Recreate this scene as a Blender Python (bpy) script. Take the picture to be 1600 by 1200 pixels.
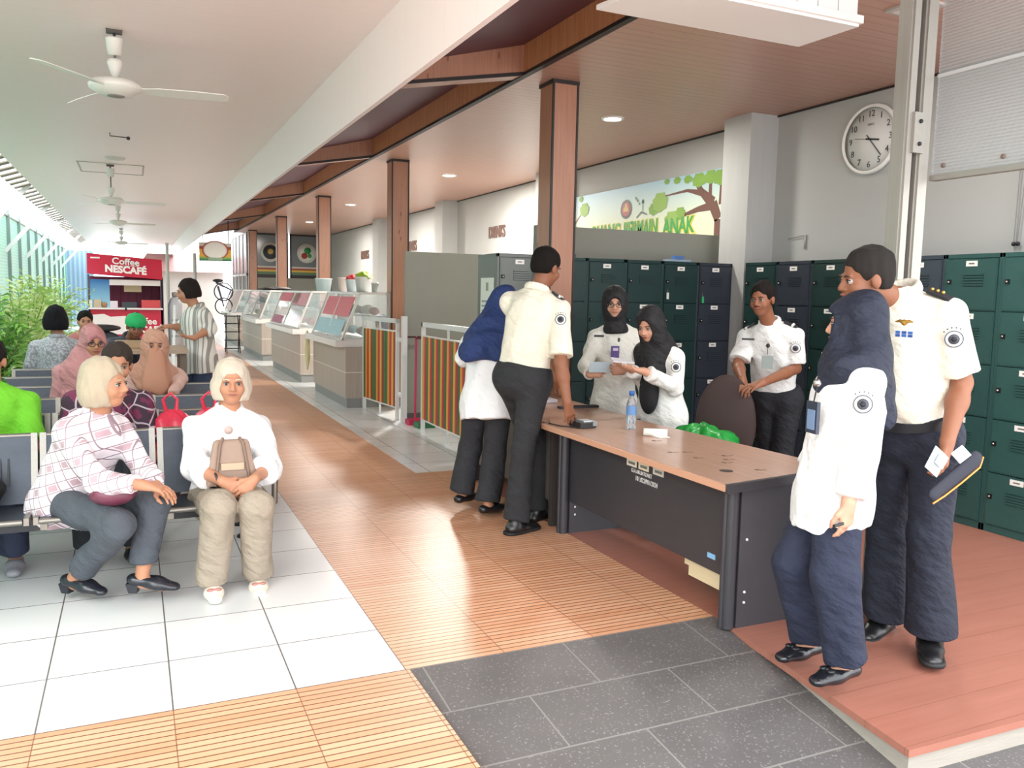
import bpy, math, random
import numpy as np
from mathutils import Vector, Matrix
for o in list(bpy.data.objects): bpy.data.objects.remove(o)
S = bpy.context.scene; C = S.collection
random.seed(7)
# ---------------- camera, sky, exposure ----------------
EYE = 1.52
cam = bpy.data.cameras.new('camera'); cam.sensor_width = 36; cam.lens = 29.25; cam.clip_start = .05; cam.clip_end = 400
co = bpy.data.objects.new('camera', cam); C.objects.link(co); S.camera = co
CX = Vector((0.9106462, -0.4127171, 0.0198825)); CY = Vector((0.0259237, 0.1050932, 0.9941244)); CZ = Vector((-0.4123729, -0.9047762, 0.1064019))
m = Matrix((CX, CY, CZ)).transposed().to_4x4(); m.translation = (0, 0, EYE); co.matrix_world = m
W = bpy.data.worlds.new('sky'); S.world = W; W.use_nodes = True
wn = W.node_tree; bgn = wn.nodes['Background']
tc = wn.nodes.new('ShaderNodeTexCoord'); sep = wn.nodes.new('ShaderNodeSeparateXYZ'); cr = wn.nodes.new('ShaderNodeValToRGB')
wn.links.new(tc.outputs['Generated'], sep.inputs[0]); wn.links.new(sep.outputs[2], cr.inputs[0]); wn.links.new(cr.outputs[0], bgn.inputs[0])
cr.color_ramp.elements[0].position = .0; cr.color_ramp.elements[0].color = (.80, .82, .84, 1)
cr.color_ramp.elements[1].position = .35; cr.color_ramp.elements[1].color = (.93, .97, 1.0, 1)
bgn.inputs[1].default_value = 2.45
sun = bpy.data.lights.new('sun', 'SUN'); sun.energy = .5; sun.angle = math.radians(35); sun.color = (1, .98, .95)
so = bpy.data.objects.new('sun', sun); C.objects.link(so); so.rotation_euler = Vector((.50, .72, -.62)).to_track_quat('-Z', 'Y').to_euler()
S.view_settings.view_transform = 'Standard'; S.view_settings.look = 'None'; S.view_settings.gamma = 1
S.view_settings.use_curve_mapping = False; S.view_settings.exposure = 1.12

# ---------------- helpers ----------------
FPX = 1300.
def at(px, py, Y):      # the point at depth Y seen at a pixel of the 1600x1200 frame
    d = CX * (px - 800) + CY * (600 - py) - CZ * FPX
    d = d * (Y / d.y); return Vector((d.x, d.y, d.z + EYE))
def srgb(c):
    if isinstance(c, str): c = [int(c[i:i+2], 16) / 255 for i in (0, 2, 4)]
    return tuple((x / 12.92 if x <= .04045 else ((x + .055) / 1.055) ** 2.4) for x in c)
class NT:
    def __init__(s, m): s.t = m.node_tree; s.b = s.t.nodes['Principled BSDF']
    def n(s, typ, **k):
        o = s.t.nodes.new(typ)
        for a, v in k.items(): setattr(o, a, v)
        return o
    def put(s, v, sock):
        if hasattr(v, 'is_output'): s.t.links.new(v, sock)
        else: sock.default_value = v
    def m(s, op, a, b=0., c=None):
        o = s.n('ShaderNodeMath', operation=op); s.put(a, o.inputs[0]); s.put(b, o.inputs[1])
        if c is not None: s.put(c, o.inputs[2])
        return o.outputs[0]
    def xyz(s):
        g = s.n('ShaderNodeNewGeometry'); q = s.n('ShaderNodeSeparateXYZ'); s.t.links.new(g.outputs['Position'], q.inputs[0]); return q.outputs
    def noise(s, scale, detail=3, vec=None, rough=.5):
        o = s.n('ShaderNodeTexNoise'); o.inputs['Scale'].default_value = scale; o.inputs['Detail'].default_value = detail; o.inputs['Roughness'].default_value = rough
        if vec is not None: s.t.links.new(vec, o.inputs['Vector'])
        return o.outputs['Fac']
    def comb(s, x, y, z):
        o = s.n('ShaderNodeCombineXYZ'); s.put(x, o.inputs[0]); s.put(y, o.inputs[1]); s.put(z, o.inputs[2]); return o.outputs[0]
    def mix(s, f, a, b):
        o = s.n('ShaderNodeMix', data_type='RGBA'); s.put(f, o.inputs[0])
        for v, k in ((a, 6), (b, 7)):
            if isinstance(v, (tuple, list)): v = tuple(v)[:3] + (1,)
            s.put(v, o.inputs[k])
        return o.outputs[2]
    def line(s, x, period, off, w):     # 1 on a line of width w repeated every period
        f = s.m('FRACT', s.m('DIVIDE', s.m('SUBTRACT', x, off), period))
        d = s.m('MINIMUM', f, s.m('SUBTRACT', 1., f)); return s.m('LESS_THAN', d, w / period / 2)
    def col(s, v): s.put(v, s.b.inputs['Base Color'])
    def bump(s, h, st=.3, dist=.005):
        o = s.n('ShaderNodeBump'); o.inputs['Strength'].default_value = st; o.inputs['Distance'].default_value = dist
        s.put(h, o.inputs['Height']); s.t.links.new(o.outputs[0], s.b.inputs['Normal'])
MC = {}
def mat(c, rough=.6, metal=0., var=.0, scale=8., name=None, spec=.5, alpha=1., emit=0., trans=0., bump=0., bscale=60., cloth=0.):
    key = (str(c), rough, metal, var, scale, alpha, emit, trans, bump, spec, cloth)
    if key in MC: return MC[key]
    m = bpy.data.materials.new(name or 'paint'); m.use_nodes = True; t = NT(m); rgb = srgb(c)
    b = t.b; b.inputs['Roughness'].default_value = rough; b.inputs['Metallic'].default_value = metal; b.inputs['Specular IOR Level'].default_value = spec
    if var > 0:
        f = t.noise(scale, 4); lo = tuple(x * (1 - var) for x in rgb); hi = tuple(min(1, x * (1 + var)) for x in rgb); t.col(t.mix(f, lo, hi))
    else: b.inputs['Base Color'].default_value = rgb + (1,)
    if bump: t.bump(t.noise(bscale, 3), bump, .004)
    if cloth: t.bump(t.noise(1., 3, t.comb(t.m('MULTIPLY', t.xyz()[0], 11.), t.m('MULTIPLY', t.xyz()[1], 11.), t.m('MULTIPLY', t.m('ADD', t.xyz()[2], t.m('MULTIPLY', t.xyz()[0], .5)), 17.))), cloth, .05)
    if alpha < 1: b.inputs['Alpha'].default_value = alpha
    if trans: b.inputs['Transmission Weight'].default_value = trans
    if emit: b.inputs['Emission Color'].default_value = rgb + (1,); b.inputs['Emission Strength'].default_value = emit
    MC[key] = m; return m
def mk(name, fn):       # material from a function of its node helper
    m = bpy.data.materials.new(name); m.use_nodes = True; fn(NT(m)); return m

class MB:               # mesh collector
    def __init__(s): s.v = []; s.f = []; s.mi = []; s.sm = []; s.ms = []
    def _m(s, m):
        if m is None: return 0
        if m not in s.ms: s.ms.append(m)
        return s.ms.index(m)
    def add(s, vs, fs, m=None, smooth=False):
        k = len(s.v); s.v += [tuple(v) for v in vs]; i = s._m(m)
        for f in fs: s.f.append(tuple(j + k for j in f)); s.mi.append(i); s.sm.append(smooth)
        return s
    def box(s, a, b, m=None, T=None):
        x0, y0, z0 = a; x1, y1, z1 = b
        vs = [(x0,y0,z0),(x1,y0,z0),(x1,y1,z0),(x0,y1,z0),(x0,y0,z1),(x1,y0,z1),(x1,y1,z1),(x0,y1,z1)]
        if T: vs = [tuple(T @ Vector(v)) for v in vs]
        return s.add(vs, [(0,3,2,1),(4,5,6,7),(0,1,5,4),(1,2,6,5),(2,3,7,6),(3,0,4,7)], m)
    def cbox(s, c, d, m=None, T=None): return s.box([c[i]-d[i]/2 for i in range(3)], [c[i]+d[i]/2 for i in range(3)], m, T)
    def prism(s, poly, z0, z1, m=None, ax=2):      # polygon extruded along axis ax; poly in the two other axes (in order)
        def p(u, v, w): return {2: (u, v, w), 1: (u, w, v), 0: (w, u, v)}[ax]
        n = len(poly); vs = [p(u, v, z0) for u, v in poly] + [p(u, v, z1) for u, v in poly]
        return s.add(vs, [tuple(range(n))[::-1], tuple(range(n, 2*n))] + [(i, (i+1) % n, n+(i+1) % n, n+i) for i in range(n)], m)
    def hexa(s, b, t, m=None):                      # bottom quad, top quad
        return s.add(list(b) + list(t), [(3,2,1,0),(4,5,6,7),(0,1,5,4),(1,2,6,5),(2,3,7,6),(3,0,4,7)], m)
    def bar(s, a, b, w, h=None, m=None, up=(0,0,1)):
        a = Vector(a); b = Vector(b); h = h or w; d = (b-a).normalized(); u = Vector(up)
        if abs(d.dot(u)) > .98: u = Vector((0,1,0))
        r = d.cross(u).normalized(); u = r.cross(d)
        q = [(-1,-1),(1,-1),(1,1),(-1,1)]
        return s.hexa([a + r*(x*w/2) + u*(y*h/2) for x, y in q], [b + r*(x*w/2) + u*(y*h/2) for x, y in q], m)
    def tube(s, pts, r, m=None, n=10, cap=True):
        pts = [Vector(p) for p in pts]; k = len(pts); rr = r if isinstance(r, (list, tuple)) else [r]*k
        vs = []; prev = None
        for i, p in enumerate(pts):
            d = (pts[min(i+1, k-1)] - pts[max(i-1, 0)]).normalized()
            if prev is None: prev = d.orthogonal().normalized()
            prev = (prev - d*prev.dot(d)).normalized(); w = d.cross(prev)
            vs += [p + (prev*math.cos(2*math.pi*j/n) + w*math.sin(2*math.pi*j/n))*rr[i] for j in range(n)]
        fs = [(i*n+j, i*n+(j+1) % n, (i+1)*n+(j+1) % n, (i+1)*n+j) for i in range(k-1) for j in range(n)]
        s.add(vs, fs, m, True)
        if cap: s.add(vs[:n], [tuple(range(n))[::-1]], m); s.add(vs[-n:], [tuple(range(n))], m)
        return s
    def lathe(s, prof, c=(0,0,0), m=None, n=24, T=None, cap=True):  # profile (r, z)
        vs = []
        for r, z in prof:
            for j in range(n):
                a = 2*math.pi*j/n; v = Vector((r*math.cos(a), r*math.sin(a), z))
                if T: v = T @ v
                vs.append(v + Vector(c))
        fs = [(i*n+j, i*n+(j+1) % n, (i+1)*n+(j+1) % n, (i+1)*n+j) for i in range(len(prof)-1) for j in range(n)]
        s.add(vs, fs, m, True)
        if cap and prof[0][0] < .012: s.add(vs[:n], [tuple(range(n))[::-1]], m)
        if cap and prof[-1][0] < .012: s.add(vs[-n:], [tuple(range(n))], m)
        return s
    def ball(s, c, r, m=None, n=12, T=None):
        if not isinstance(r, (tuple, list)): r = (r, r, r)
        vs = []; k = n//2
        for i in range(k+1):
            t = math.pi*i/k
            for j in range(n):
                a = 2*math.pi*j/n; v = Vector((r[0]*math.sin(t)*math.cos(a), r[1]*math.sin(t)*math.sin(a), r[2]*math.cos(t)))
                if T: v = T @ v
                vs.append(v + Vector(c))
        return s.add(vs, [(i*n+j, (i+1)*n+j, (i+1)*n+(j+1) % n, i*n+(j+1) % n) for i in range(k) for j in range(n)], m, True)
    def text(s, txt, size, o, r, u, m=None, depth=.002, align='CENTER', sx=1., bold=0.):   # lettering, o = centre, r = right, u = up
        c = bpy.data.curves.new('t', 'FONT'); c.body = txt; c.size = size; c.extrude = depth; c.align_x = align; c.align_y = 'CENTER'; c.resolution_u = 3; c.offset = bold
        ob = bpy.data.objects.new('t', c); C.objects.link(ob); dg = bpy.context.evaluated_depsgraph_get()
        me = bpy.data.meshes.new_from_object(ob.evaluated_get(dg)); r = Vector(r).normalized(); u = Vector(u).normalized(); n = r.cross(u); o = Vector(o)
        s.add([o + r*(v.co.x*sx) + u*v.co.y + n*v.co.z for v in me.vertices], [tuple(p.vertices) for p in me.polygons], m)
        bpy.data.objects.remove(ob); bpy.data.curves.remove(c); bpy.data.meshes.remove(me); return s
    def build(s, name, m=None, parent=None, base=None, bevel=0.):
        me = bpy.data.meshes.new(name)
        vs = s.v
        if parent is not None:
            pl = ORG.get(parent.name, Vector((0,0,0))); off = pl
        else: off = Vector(base) if base is not None else Vector((0,0,0))
        me.from_pydata([(v[0]-off.x, v[1]-off.y, v[2]-off.z) for v in vs], [], s.f)
        for q in (s.ms or [m]):
            if q: me.materials.append(q)
        me.polygons.foreach_set('material_index', s.mi); me.polygons.foreach_set('use_smooth', s.sm); me.update()
        o = bpy.data.objects.new(name, me); C.objects.link(o)
        if parent is not None: o.parent = parent; ORG[o.name] = off
        else: o.location = off; ORG[o.name] = off
        if bevel:
            b = o.modifiers.new('bevel', 'BEVEL'); b.width = bevel; b.segments = 2; b.limit_method = 'ANGLE'
        return o
ORG = {}
def tag(o, label=None, cat=None, group=None, kind=None):
    if label: o['label'] = label
    if cat: o['category'] = cat
    if group: o['group'] = group
    if kind: o['kind'] = kind
    return o
def thing(name, label, cat, loc=(0,0,0), group=None):
    o = bpy.data.objects.new(name, None); C.objects.link(o); o.location = loc; ORG[o.name] = Vector(loc); o.empty_display_size = .1
    return tag(o, label, cat, group)
def struct(o): o['kind'] = 'structure'; return o
def copy_tree(o, parent=None, loc=None, rz=None):
    c = o.copy(); C.objects.link(c)
    if parent is not None: c.parent = parent
    if loc is not None: c.location = loc; ORG[c.name] = Vector(loc)
    if rz is not None: c.rotation_euler.z = rz
    for ch in [x for x in C.objects if x.parent == o]: copy_tree(ch, c)
    return c
def B(a, b): return MB().box(a, b)
# ---------------- the setting ----------------
def f_tiles(t):
    x, y, z = t.xyz(); g = t.m('MAXIMUM', t.line(x, .4375, .97, .006), t.line(y, .4375, 3.11, .006))
    cell = t.comb(t.m('FLOOR', t.m('DIVIDE', t.m('SUBTRACT', x, .97), .4375)), t.m('FLOOR', t.m('DIVIDE', t.m('SUBTRACT', y, 3.11), .4375)), 0.)
    wn_ = t.n('ShaderNodeTexWhiteNoise'); t.t.links.new(cell, wn_.inputs['Vector'])
    base = t.mix(wn_.outputs['Value'], srgb('dee1e2'), srgb('e8e9e8'))
    t.col(t.mix(g, base, srgb('6f6a66'))); t.b.inputs['Roughness'].default_value = .22
def f_slats(t):
    x, y, z = t.xyz(); ln = t.line(y, .03646, 3.11, .0065); seam = t.m('MAXIMUM', t.line(x, .4375, .97, .004), t.line(y, .4375, 3.11, .007))
    row = t.m('FLOOR', t.m('DIVIDE', t.m('SUBTRACT', y, 3.11), .03646)); colm = t.m('FLOOR', t.m('DIVIDE', t.m('SUBTRACT', x, .97), .4375))
    wn_ = t.n('ShaderNodeTexWhiteNoise'); t.t.links.new(t.comb(row, colm, 0.), wn_.inputs['Vector'])
    wt = t.n('ShaderNodeTexWhiteNoise'); t.t.links.new(t.comb(colm, t.m('FLOOR', t.m('DIVIDE', t.m('SUBTRACT', y, 3.11), .4375)), 3.), wt.inputs['Vector'])
    gr = t.noise(1., 4, t.comb(t.m('MULTIPLY', x, 7.), t.m('MULTIPLY', y, 90.), 0.))
    a = t.mix(wn_.outputs['Value'], srgb('cf9069'), srgb('e0ad8a')); a = t.mix(t.m('MULTIPLY', gr, .45), a, srgb('e6b592')); a = t.mix(t.m('MULTIPLY', wt.outputs['Value'], .25), a, srgb('c9997a'))
    t.col(t.mix(t.m('MAXIMUM', ln, t.m('MULTIPLY', seam, .8)), a, srgb('7a4c34'))); t.b.inputs['Roughness'].default_value = .36
    t.bump(t.m('SUBTRACT', 1., ln), .5, .003)
def f_stone(t):
    x, y, z = t.xyz(); r = t.m('FLOOR', t.m('DIVIDE', t.m('SUBTRACT', y, 3.11), .335)); off = t.m('MULTIPLY', t.m('MODULO', t.m('ABSOLUTE', r), 2.), .32)
    yy = t.line(y, .335, 3.11, .008); xx = t.line(t.m('SUBTRACT', x, off), .645, 1.366, .007)
    wn_ = t.n('ShaderNodeTexWhiteNoise'); t.t.links.new(t.comb(r, t.m('FLOOR', t.m('DIVIDE', t.m('SUBTRACT', t.m('SUBTRACT', x, off), 1.366), .645)), 0.), wn_.inputs['Vector'])
    n1 = t.noise(9, 5); n2 = t.noise(260, 2)
    a = t.mix(n1, srgb('545150'), srgb('6e6967')); a = t.mix(t.m('MULTIPLY', wn_.outputs['Value'], .35), a, srgb('4d4e50'))
    a = t.mix(t.m('MULTIPLY', t.m('GREATER_THAN', n2, .64), .5), a, srgb('9b9896'))
    t.col(t.mix(t.m('MAXIMUM', yy, xx), a, srgb('82807c'))); t.b.inputs['Roughness'].default_value = .55; t.bump(n2, .25, .002)
def f_lam(t):
    x, y, z = t.xyz(); row = t.m('FLOOR', t.m('DIVIDE', y, .19)); wn_ = t.n('ShaderNodeTexWhiteNoise'); t.t.links.new(t.comb(row, 0., 0.), wn_.inputs['Vector'])
    gr = t.noise(1., 6, t.comb(t.m('ADD', t.m('MULTIPLY', x, 1.6), t.m('MULTIPLY', wn_.outputs['Value'], 9.)), t.m('MULTIPLY', y, 24.), 0.), .65)
    ln = t.line(y, .19, 0., .003)
    a = t.mix(gr, srgb('8c5848'), srgb('ad7565')); a = t.mix(t.m('MULTIPLY', wn_.outputs['Value'], .3), a, srgb('9d6758'))
    t.col(t.mix(t.m('MULTIPLY', ln, .5), a, srgb('5a2c20'))); t.b.inputs['Roughness'].default_value = .33
def f_ceilwood(t):
    x, y, z = t.xyz(); ln = t.line(y, .10, 0., .006); row = t.m('FLOOR', t.m('DIVIDE', y, .10)); wn_ = t.n('ShaderNodeTexWhiteNoise'); t.t.links.new(t.comb(row, 0., 0.), wn_.inputs['Vector'])
    gr = t.noise(1., 4, t.comb(t.m('ADD', t.m('MULTIPLY', x, 2.2), t.m('MULTIPLY', wn_.outputs['Value'], 17.)), t.m('MULTIPLY', y, 30.), 0.))
    a = t.mix(gr, srgb('ab8270'), srgb('c29b88')); t.col(t.mix(t.m('MULTIPLY', ln, .6), a, srgb('6f3f2f'))); t.b.inputs['Roughness'].default_value = .34; t.b.inputs['Specular IOR Level'].default_value = .6
def f_colwood(t):
    x, y, z = t.xyz(); u = t.m('ADD', x, y)
    gr = t.noise(1., 5, t.comb(t.m('MULTIPLY', u, 45.), t.m('MULTIPLY', z, 2.2), 0.)); k = t.n('ShaderNodeTexVoronoi'); k.inputs['Scale'].default_value = 1.; t.t.links.new(t.comb(t.m('MULTIPLY', u, 9.), t.m('MULTIPLY', z, 2.6), 0.), k.inputs['Vector'])
    a = t.mix(gr, srgb('996750'), srgb('b98a70')); t.col(t.mix(t.m('LESS_THAN', k.outputs['Distance'], .08), a, srgb('85543d'))); t.b.inputs['Roughness'].default_value = .42
def f_trimwood(t):
    x, y, z = t.xyz(); ln = t.line(y, .13, 0., .006); gr = t.noise(1., 5, t.comb(t.m('MULTIPLY', x, 30.), t.m('MULTIPLY', y, 30.), t.m('MULTIPLY', z, 2.5)))
    a = t.mix(gr, srgb('ab7048'), srgb('d39c72')); t.col(t.mix(t.m('MULTIPLY', ln, .6), a, srgb('7e4a32'))); t.b.inputs['Roughness'].default_value = .42
def f_plaster(c, c2):
    def f(t):
        t.col(t.mix(t.noise(3.5, 6, rough=.7), srgb(c), srgb(c2))); t.b.inputs['Roughness'].default_value = .75; t.bump(t.noise(40, 4), .12, .004)
    return f
def f_whiteceil(t):
    x, y, z = t.xyz(); ln = t.line(y, .2, 0., .004); t.col(t.mix(t.m('MULTIPLY', ln, .16), srgb('f2e3e1'), srgb('bab0ab'))); t.b.inputs['Roughness'].default_value = .42
def f_counter(t):
    x, y, z = t.xyz(); u = t.m('ADD', x, y); gr = t.noise(1., 4, t.comb(t.m('MULTIPLY', u, 40.), t.m('MULTIPLY', z, 1.5), 0.))
    a = t.mix(gr, srgb('9d9186'), srgb('bdb1a6')); ln = t.m('LESS_THAN', t.m('ABSOLUTE', t.m('SUBTRACT', z, .47)), .006); t.col(t.mix(ln, a, srgb('d8d4cc'))); t.b.inputs['Roughness'].default_value = .4
M_T = mk('white floor tile', f_tiles); M_S = mk('orange slatted decking tile', f_slats); M_G = mk('dark stone paving', f_stone); M_L = mk('red laminate', f_lam)
M_CW = mk('wood ceiling', f_ceilwood); M_COL = mk('wood cladding', f_colwood); M_TR = mk('wood fascia', f_trimwood); M_WALL = mk('grey plaster', f_plaster('a9aaa8', 'b9bab7')); M_WC = mk('white panelled ceiling', f_whiteceil)
M_CT = mk('counter laminate', f_counter); M_PART = mk('grey painted board', f_plaster('8d8e84', '9a9b91'))
M_PUR = mat('5e3642', .5, var=.1, scale=2); M_DK = mat('231b1a', .5); M_CHR = mat('b9b6b0', .25, .9, var=.15, scale=20); M_WM = mat('dcdcdc', .35); M_BLK = mat('1a1b1d', .45)
M_ALU = mat('9b978f', .4, .35, var=.12, scale=6)
struct(B((-5, 3.11, -.12), (.97, 34, 0)).build('floor', M_T))
struct(B((.97, 3.11, -.12), (2.15, 34, 0)).build('floor', M_S))
struct(B((2.15, 3.11, -.12), (2.51, 6.65, 0)).build('floor', M_S))
struct(B((-5, -2, -.12), (.985, 3.11, 0)).build('floor', M_S))
struct(B((2.15, 6.65, -.12), (5.7, 34, 0)).build('floor', M_T))
ramp = MB(); ramp.hexa([(.985, -2, -.45), (3.4, -2, -.45), (3.4, 3.11, -.3), (.985, 3.11, -.3)], [(.985, -2, -.32), (3.4, -2, -.32), (2.512, 3.11, 0), (.985, 3.11, 0)])
ramp = MB(); ys = [3.11, 1.75, -2]; zs = [0, -.125, -.14]
vs = []
for y, z in zip(ys, zs): vs += [(.985, y, z), (3.6 if y < 3 else 2.512, y, z)]
ramp.add(vs + [(.985, 3.11, -.3), (.985, -2, -.3), (3.6, -2, -.3)], [(0, 2, 3, 1), (2, 4, 5, 3), (0, 6, 7, 4, 2), (4, 7, 8, 5)]); struct(ramp.build('floor', M_G))
def plat():                        # raised platform the desks and lockers stand on
    b = MB(); poly = [(2.512, 3.11), (2.375, 1.88), (5.7, 1.80), (5.7, 6.648), (2.512, 6.648)]; b.prism(poly, -.028, 0, M_L)
    e = MB(); poly = [(2.56, 3.11), (2.40, 1.90), (5.7, 1.82), (5.7, 3.2), (2.56, 3.2)]; e.prism(poly, -.4, -.0285, mat('9d968c', .8, var=.15, scale=12, bump=.4))
    struct(b.build('floor')); struct(e.build('trim_1'))
    struct(B((2.9, -1.0, -.3), (5.7, 1.6, -.115)).build('floor', M_L))
plat()
# walls
struct(B((5.6, 1.5, -.2), (5.75, 30, 3.4)).build('wall_right', M_WALL))
struct(B((5.275, 6.33, 0), (5.6, 6.72, 3.25)).build('trim_2', M_WALL))
struct(B((5.3, 14.9, 0), (5.6, 15.35, 3.25)).build('trim_3', M_WALL)); struct(B((5.3, 19.4, 0), (5.6, 19.9, 3.25)).build('trim_4', M_WALL)); struct(B((5.3, 10.55, 0), (5.6, 10.95, 3.25)).build('trim_5', M_WALL))
# ceilings
ZC = 3.08
struct(B((-1.4, .3, ZC), (1.35, 34, ZC+.1)).build('ceiling', M_WC))
struct(B((1.35, .3, 2.645), (1.38, 34, ZC+.25)).build('trim_6', M_WC))
struct(B((2.9, 1.9, 3.25), (5.6, 27, 3.33)).build('ceiling', M_CW))
struct(MB().hexa([(1.45, .3, 3.10), (2.93, .3, 3.50), (2.93, 30, 3.50), (1.45, 30, 3.10)], [(1.45, .3, 3.16), (2.93, .3, 3.56), (2.93, 30, 3.56), (1.45, 30, 3.16)]).build('ceiling', M_PUR))
struct(B((2.86, .5, 3.27), (2.90, 27, 3.54)).build('trim_7', M_TR)); struct(B((2.855, .5, 3.245), (2.905, 27, 3.27)).build('trim_8', M_DK))
struct(B((5.58, 1.9, 3.235), (5.6, 27, 3.25)).build('trim_9', M_DK))
COLY = [1.75, 6.27, 10.85, 15.6, 20.4, 25.6]
for i, y in enumerate(COLY):
    b = MB(); x0, x1 = 1.40, 2.86; z0, z1 = 3.0, 3.255
    b.hexa([(x0, y-.10, z0-.02), (x1, y-.10, z1), (x1, y+.10, z1), (x0, y+.10, z0-.02)], [(x0, y-.10, z0+.24), (x1, y-.10, z1+.25), (x1, y+.10, z1+.25), (x0, y+.10, z0+.24)], M_COL)
    b.hexa([(x0, y-.105, z0-.025), (x1, y-.105, z1-.01), (x1, y-.10, z1-.01), (x0, y-.10, z0-.025)], [(x0, y-.105, z0), (x1, y-.105, z1+.02), (x1, y-.10, z1+.02), (x0, y-.10, z0)], M_DK)
    struct(b.build('trim_%d' % (10+i)))
    if i:
        b = MB(); b.box((3.12, y-.12, 0), (3.34, y+.12, 3.25), M_COL)
        for sx, sy in ((3.12, y-.12), (3.34, y-.12)): b.box((sx-.008, sy-.008, 0), (sx+.008, sy+.008, 3.25), M_DK)
        b.box((3.11, y-.13, 3.22), (3.35, y+.13, 3.25), M_DK); struct(b.build('trim_%d' % (20+i)))
# far end wall of the food hall, with glazing
e = MB(); e.box((3.3, 26.6, 0), (5.6, 26.75, 1.9), M_PART); struct(e.build('wall_back'))
for k, (xa, xb) in enumerate(((3.34, 4.42), (4.47, 5.5))):
    w = MB(); w.box((xa, 26.6, 1.9), (xb, 26.64, 2.0), M_DK); w.box((xa, 26.6, 3.2), (xb, 26.64, 3.25), M_DK); w.box((xa, 26.6, 1.9), (xa+.05, 26.64, 3.25), M_DK); w.box((xb-.05, 26.6, 1.9), (xb, 26.64, 3.25), M_DK)
    fr = struct(w.build('window_%d' % (k+1)))
    p = MB(); p.box((xa+.05, 26.61, 2.0), (xb-.05, 26.62, 3.2), mat('707679', .15, var=.2, scale=1.5)); q = p.build('window_pane', parent=fr)
    s = MB()
    for z, c in ((2.02, '4f7a48'), (2.09, 'd6b23c'), (2.15, 'a8482f'), (2.20, 'c9c5bd')): s.box((xa+.05, 26.595, z), (xb-.05, 26.609, z+.055), mat(c, .5))
    s.build('striped_film', parent=fr)
    cx = (xa+xb)/2; r = MB(); T = Matrix.Rotation(math.pi/2, 4, 'X')
    r.lathe([(.0, 0), (.3, 0), (.3, .02), (0, .02)], (cx, 26.60, 2.68), mat('d5d2c9', .5), T=T)
    r.lathe([(.0, 0), (.22, 0), (.22, .02), (0, .02)], (cx, 26.585, 2.68), mat('34393c' if k == 0 else 'e6e6de', .5), T=T)
    if k == 0: r.lathe([(0, 0), (.09, 0), (.09, .02), (0, .02)], (cx, 26.57, 2.70), mat('b79b52', .5), n=8, T=T)
    else:
        r.lathe([(0, 0), (.11, 0), (.11, .02), (0, .02)], (cx+.02, 26.57, 2.76), mat('2f8a4e', .5), n=9, T=T); r.lathe([(0, 0), (.1, 0), (.1, .02), (0, .02)], (cx-.08, 26.565, 2.60), mat('a83a30', .5), n=7, T=T); r.lathe([(0, 0), (.07, 0), (.07, .02), (0, .02)], (cx+.08, 26.56, 2.6), mat('3c9a4f', .5), n=7, T=T)
    r.build('round_emblem', parent=fr)
# louvred window grid in line with the columns at the far end
lw = MB()
for i in range(5): lw.box((3.17, 26.6+i*.95, 1.2), (3.23, 26.7+i*.95, 3.3), M_WM)
for z in (1.2, 1.95, 3.24): lw.box((3.17, 26.6, z), (3.23, 30.5, z+.06), M_WM)
lo = struct(lw.build('window_3')); MB().box((3.19, 26.6, 1.2), (3.21, 30.5, 3.3), mat('2c3035', .3)).build('dark_pane', parent=lo)
struct(B((3.12, 26.6, 0), (3.26, 30.5, 1.2)).build('wall_far_side', mat('b9bcb8', .7)))
# grey partitions
struct(B((2.90, 9.42, .1), (4.6, 9.46, 2.0)).build('wall_partition', M_PART)); struct(B((2.90, 9.40, 0), (4.6, 9.47, .1)).build('baseboard_partition', mat('595a57', .6)))
struct(B((3.40, 6.98, 0), (5.6, 7.05, 2.165)).build('wall_divider', M_PART))
# green screened fence on the left
def f_fence(t):
    x, y, z = t.xyz(); rib = t.m('SINE', t.m('MULTIPLY', z, 105.)); pan = t.n('ShaderNodeTexWhiteNoise'); t.t.links.new(t.comb(t.m('FLOOR', t.m('DIVIDE', y, 1.75)), 0., 0.), pan.inputs['Vector'])
    a = t.mix(pan.outputs['Value'], srgb('3fae86'), srgb('5fc39c')); t.col(t.mix(t.m('MULTIPLY', t.m('GREATER_THAN', rib, .3), .3), a, srgb('9fe0c4'))); t.b.inputs['Roughness'].default_value = .5; t.b.inputs['Alpha'].default_value = .7
fn = MB(); fn.box((-2.24, 2, 0), (-2.22, 35, 2.86), mk('green ribbed sheet', f_fence)); struct(fn.build('wall_left'))
for i in range(18): struct(B((-2.22, 3.4+i*1.75, 0), (-2.16, 3.46+i*1.75, 2.98)).build('trim_%d' % (70+i), mat('7b8e8a', .5)))
struct(B((-2.22, 2, 2.86), (-2.18, 35, 2.90)).build('trim_42', M_ALU))
for i in range(8):   # struts from the fence to the roof edge
    y = 8.3+i*3.45
    MBs = MB().bar((-2.2, y, 2.15), (-1.42, y, 3.10), .05, .07, M_WM); MBs.box((-1.55, y-.05, 3.085), (-1.3, y+.05, 3.10), M_WM); struct(MBs.build('trim_%d' % (43+i)))
lv = MB()   # slatted gutter edge of the roof
for i in range(60): lv.hexa([(-1.62, 3+i*.5, 3.0), (-1.4, 3+i*.5, 3.08), (-1.4, 3.22+i*.5, 3.08), (-1.62, 3.22+i*.5, 3.0)], [(-1.62, 3+i*.5, 3.02), (-1.4, 3+i*.5, 3.10), (-1.4, 3.22+i*.5, 3.10), (-1.62, 3.22+i*.5, 3.02)])
struct(lv.build('trim_60', mat('8a8378', .6)))
def f_blue(t):
    x, y, z = t.xyz(); t.col(t.mix(t.m('GREATER_THAN', t.m('SINE', t.m('MULTIPLY', x, 42.)), .2), srgb('7891ad'), srgb('94aac4'))); t.b.inputs['Roughness'].default_value = .5
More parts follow.
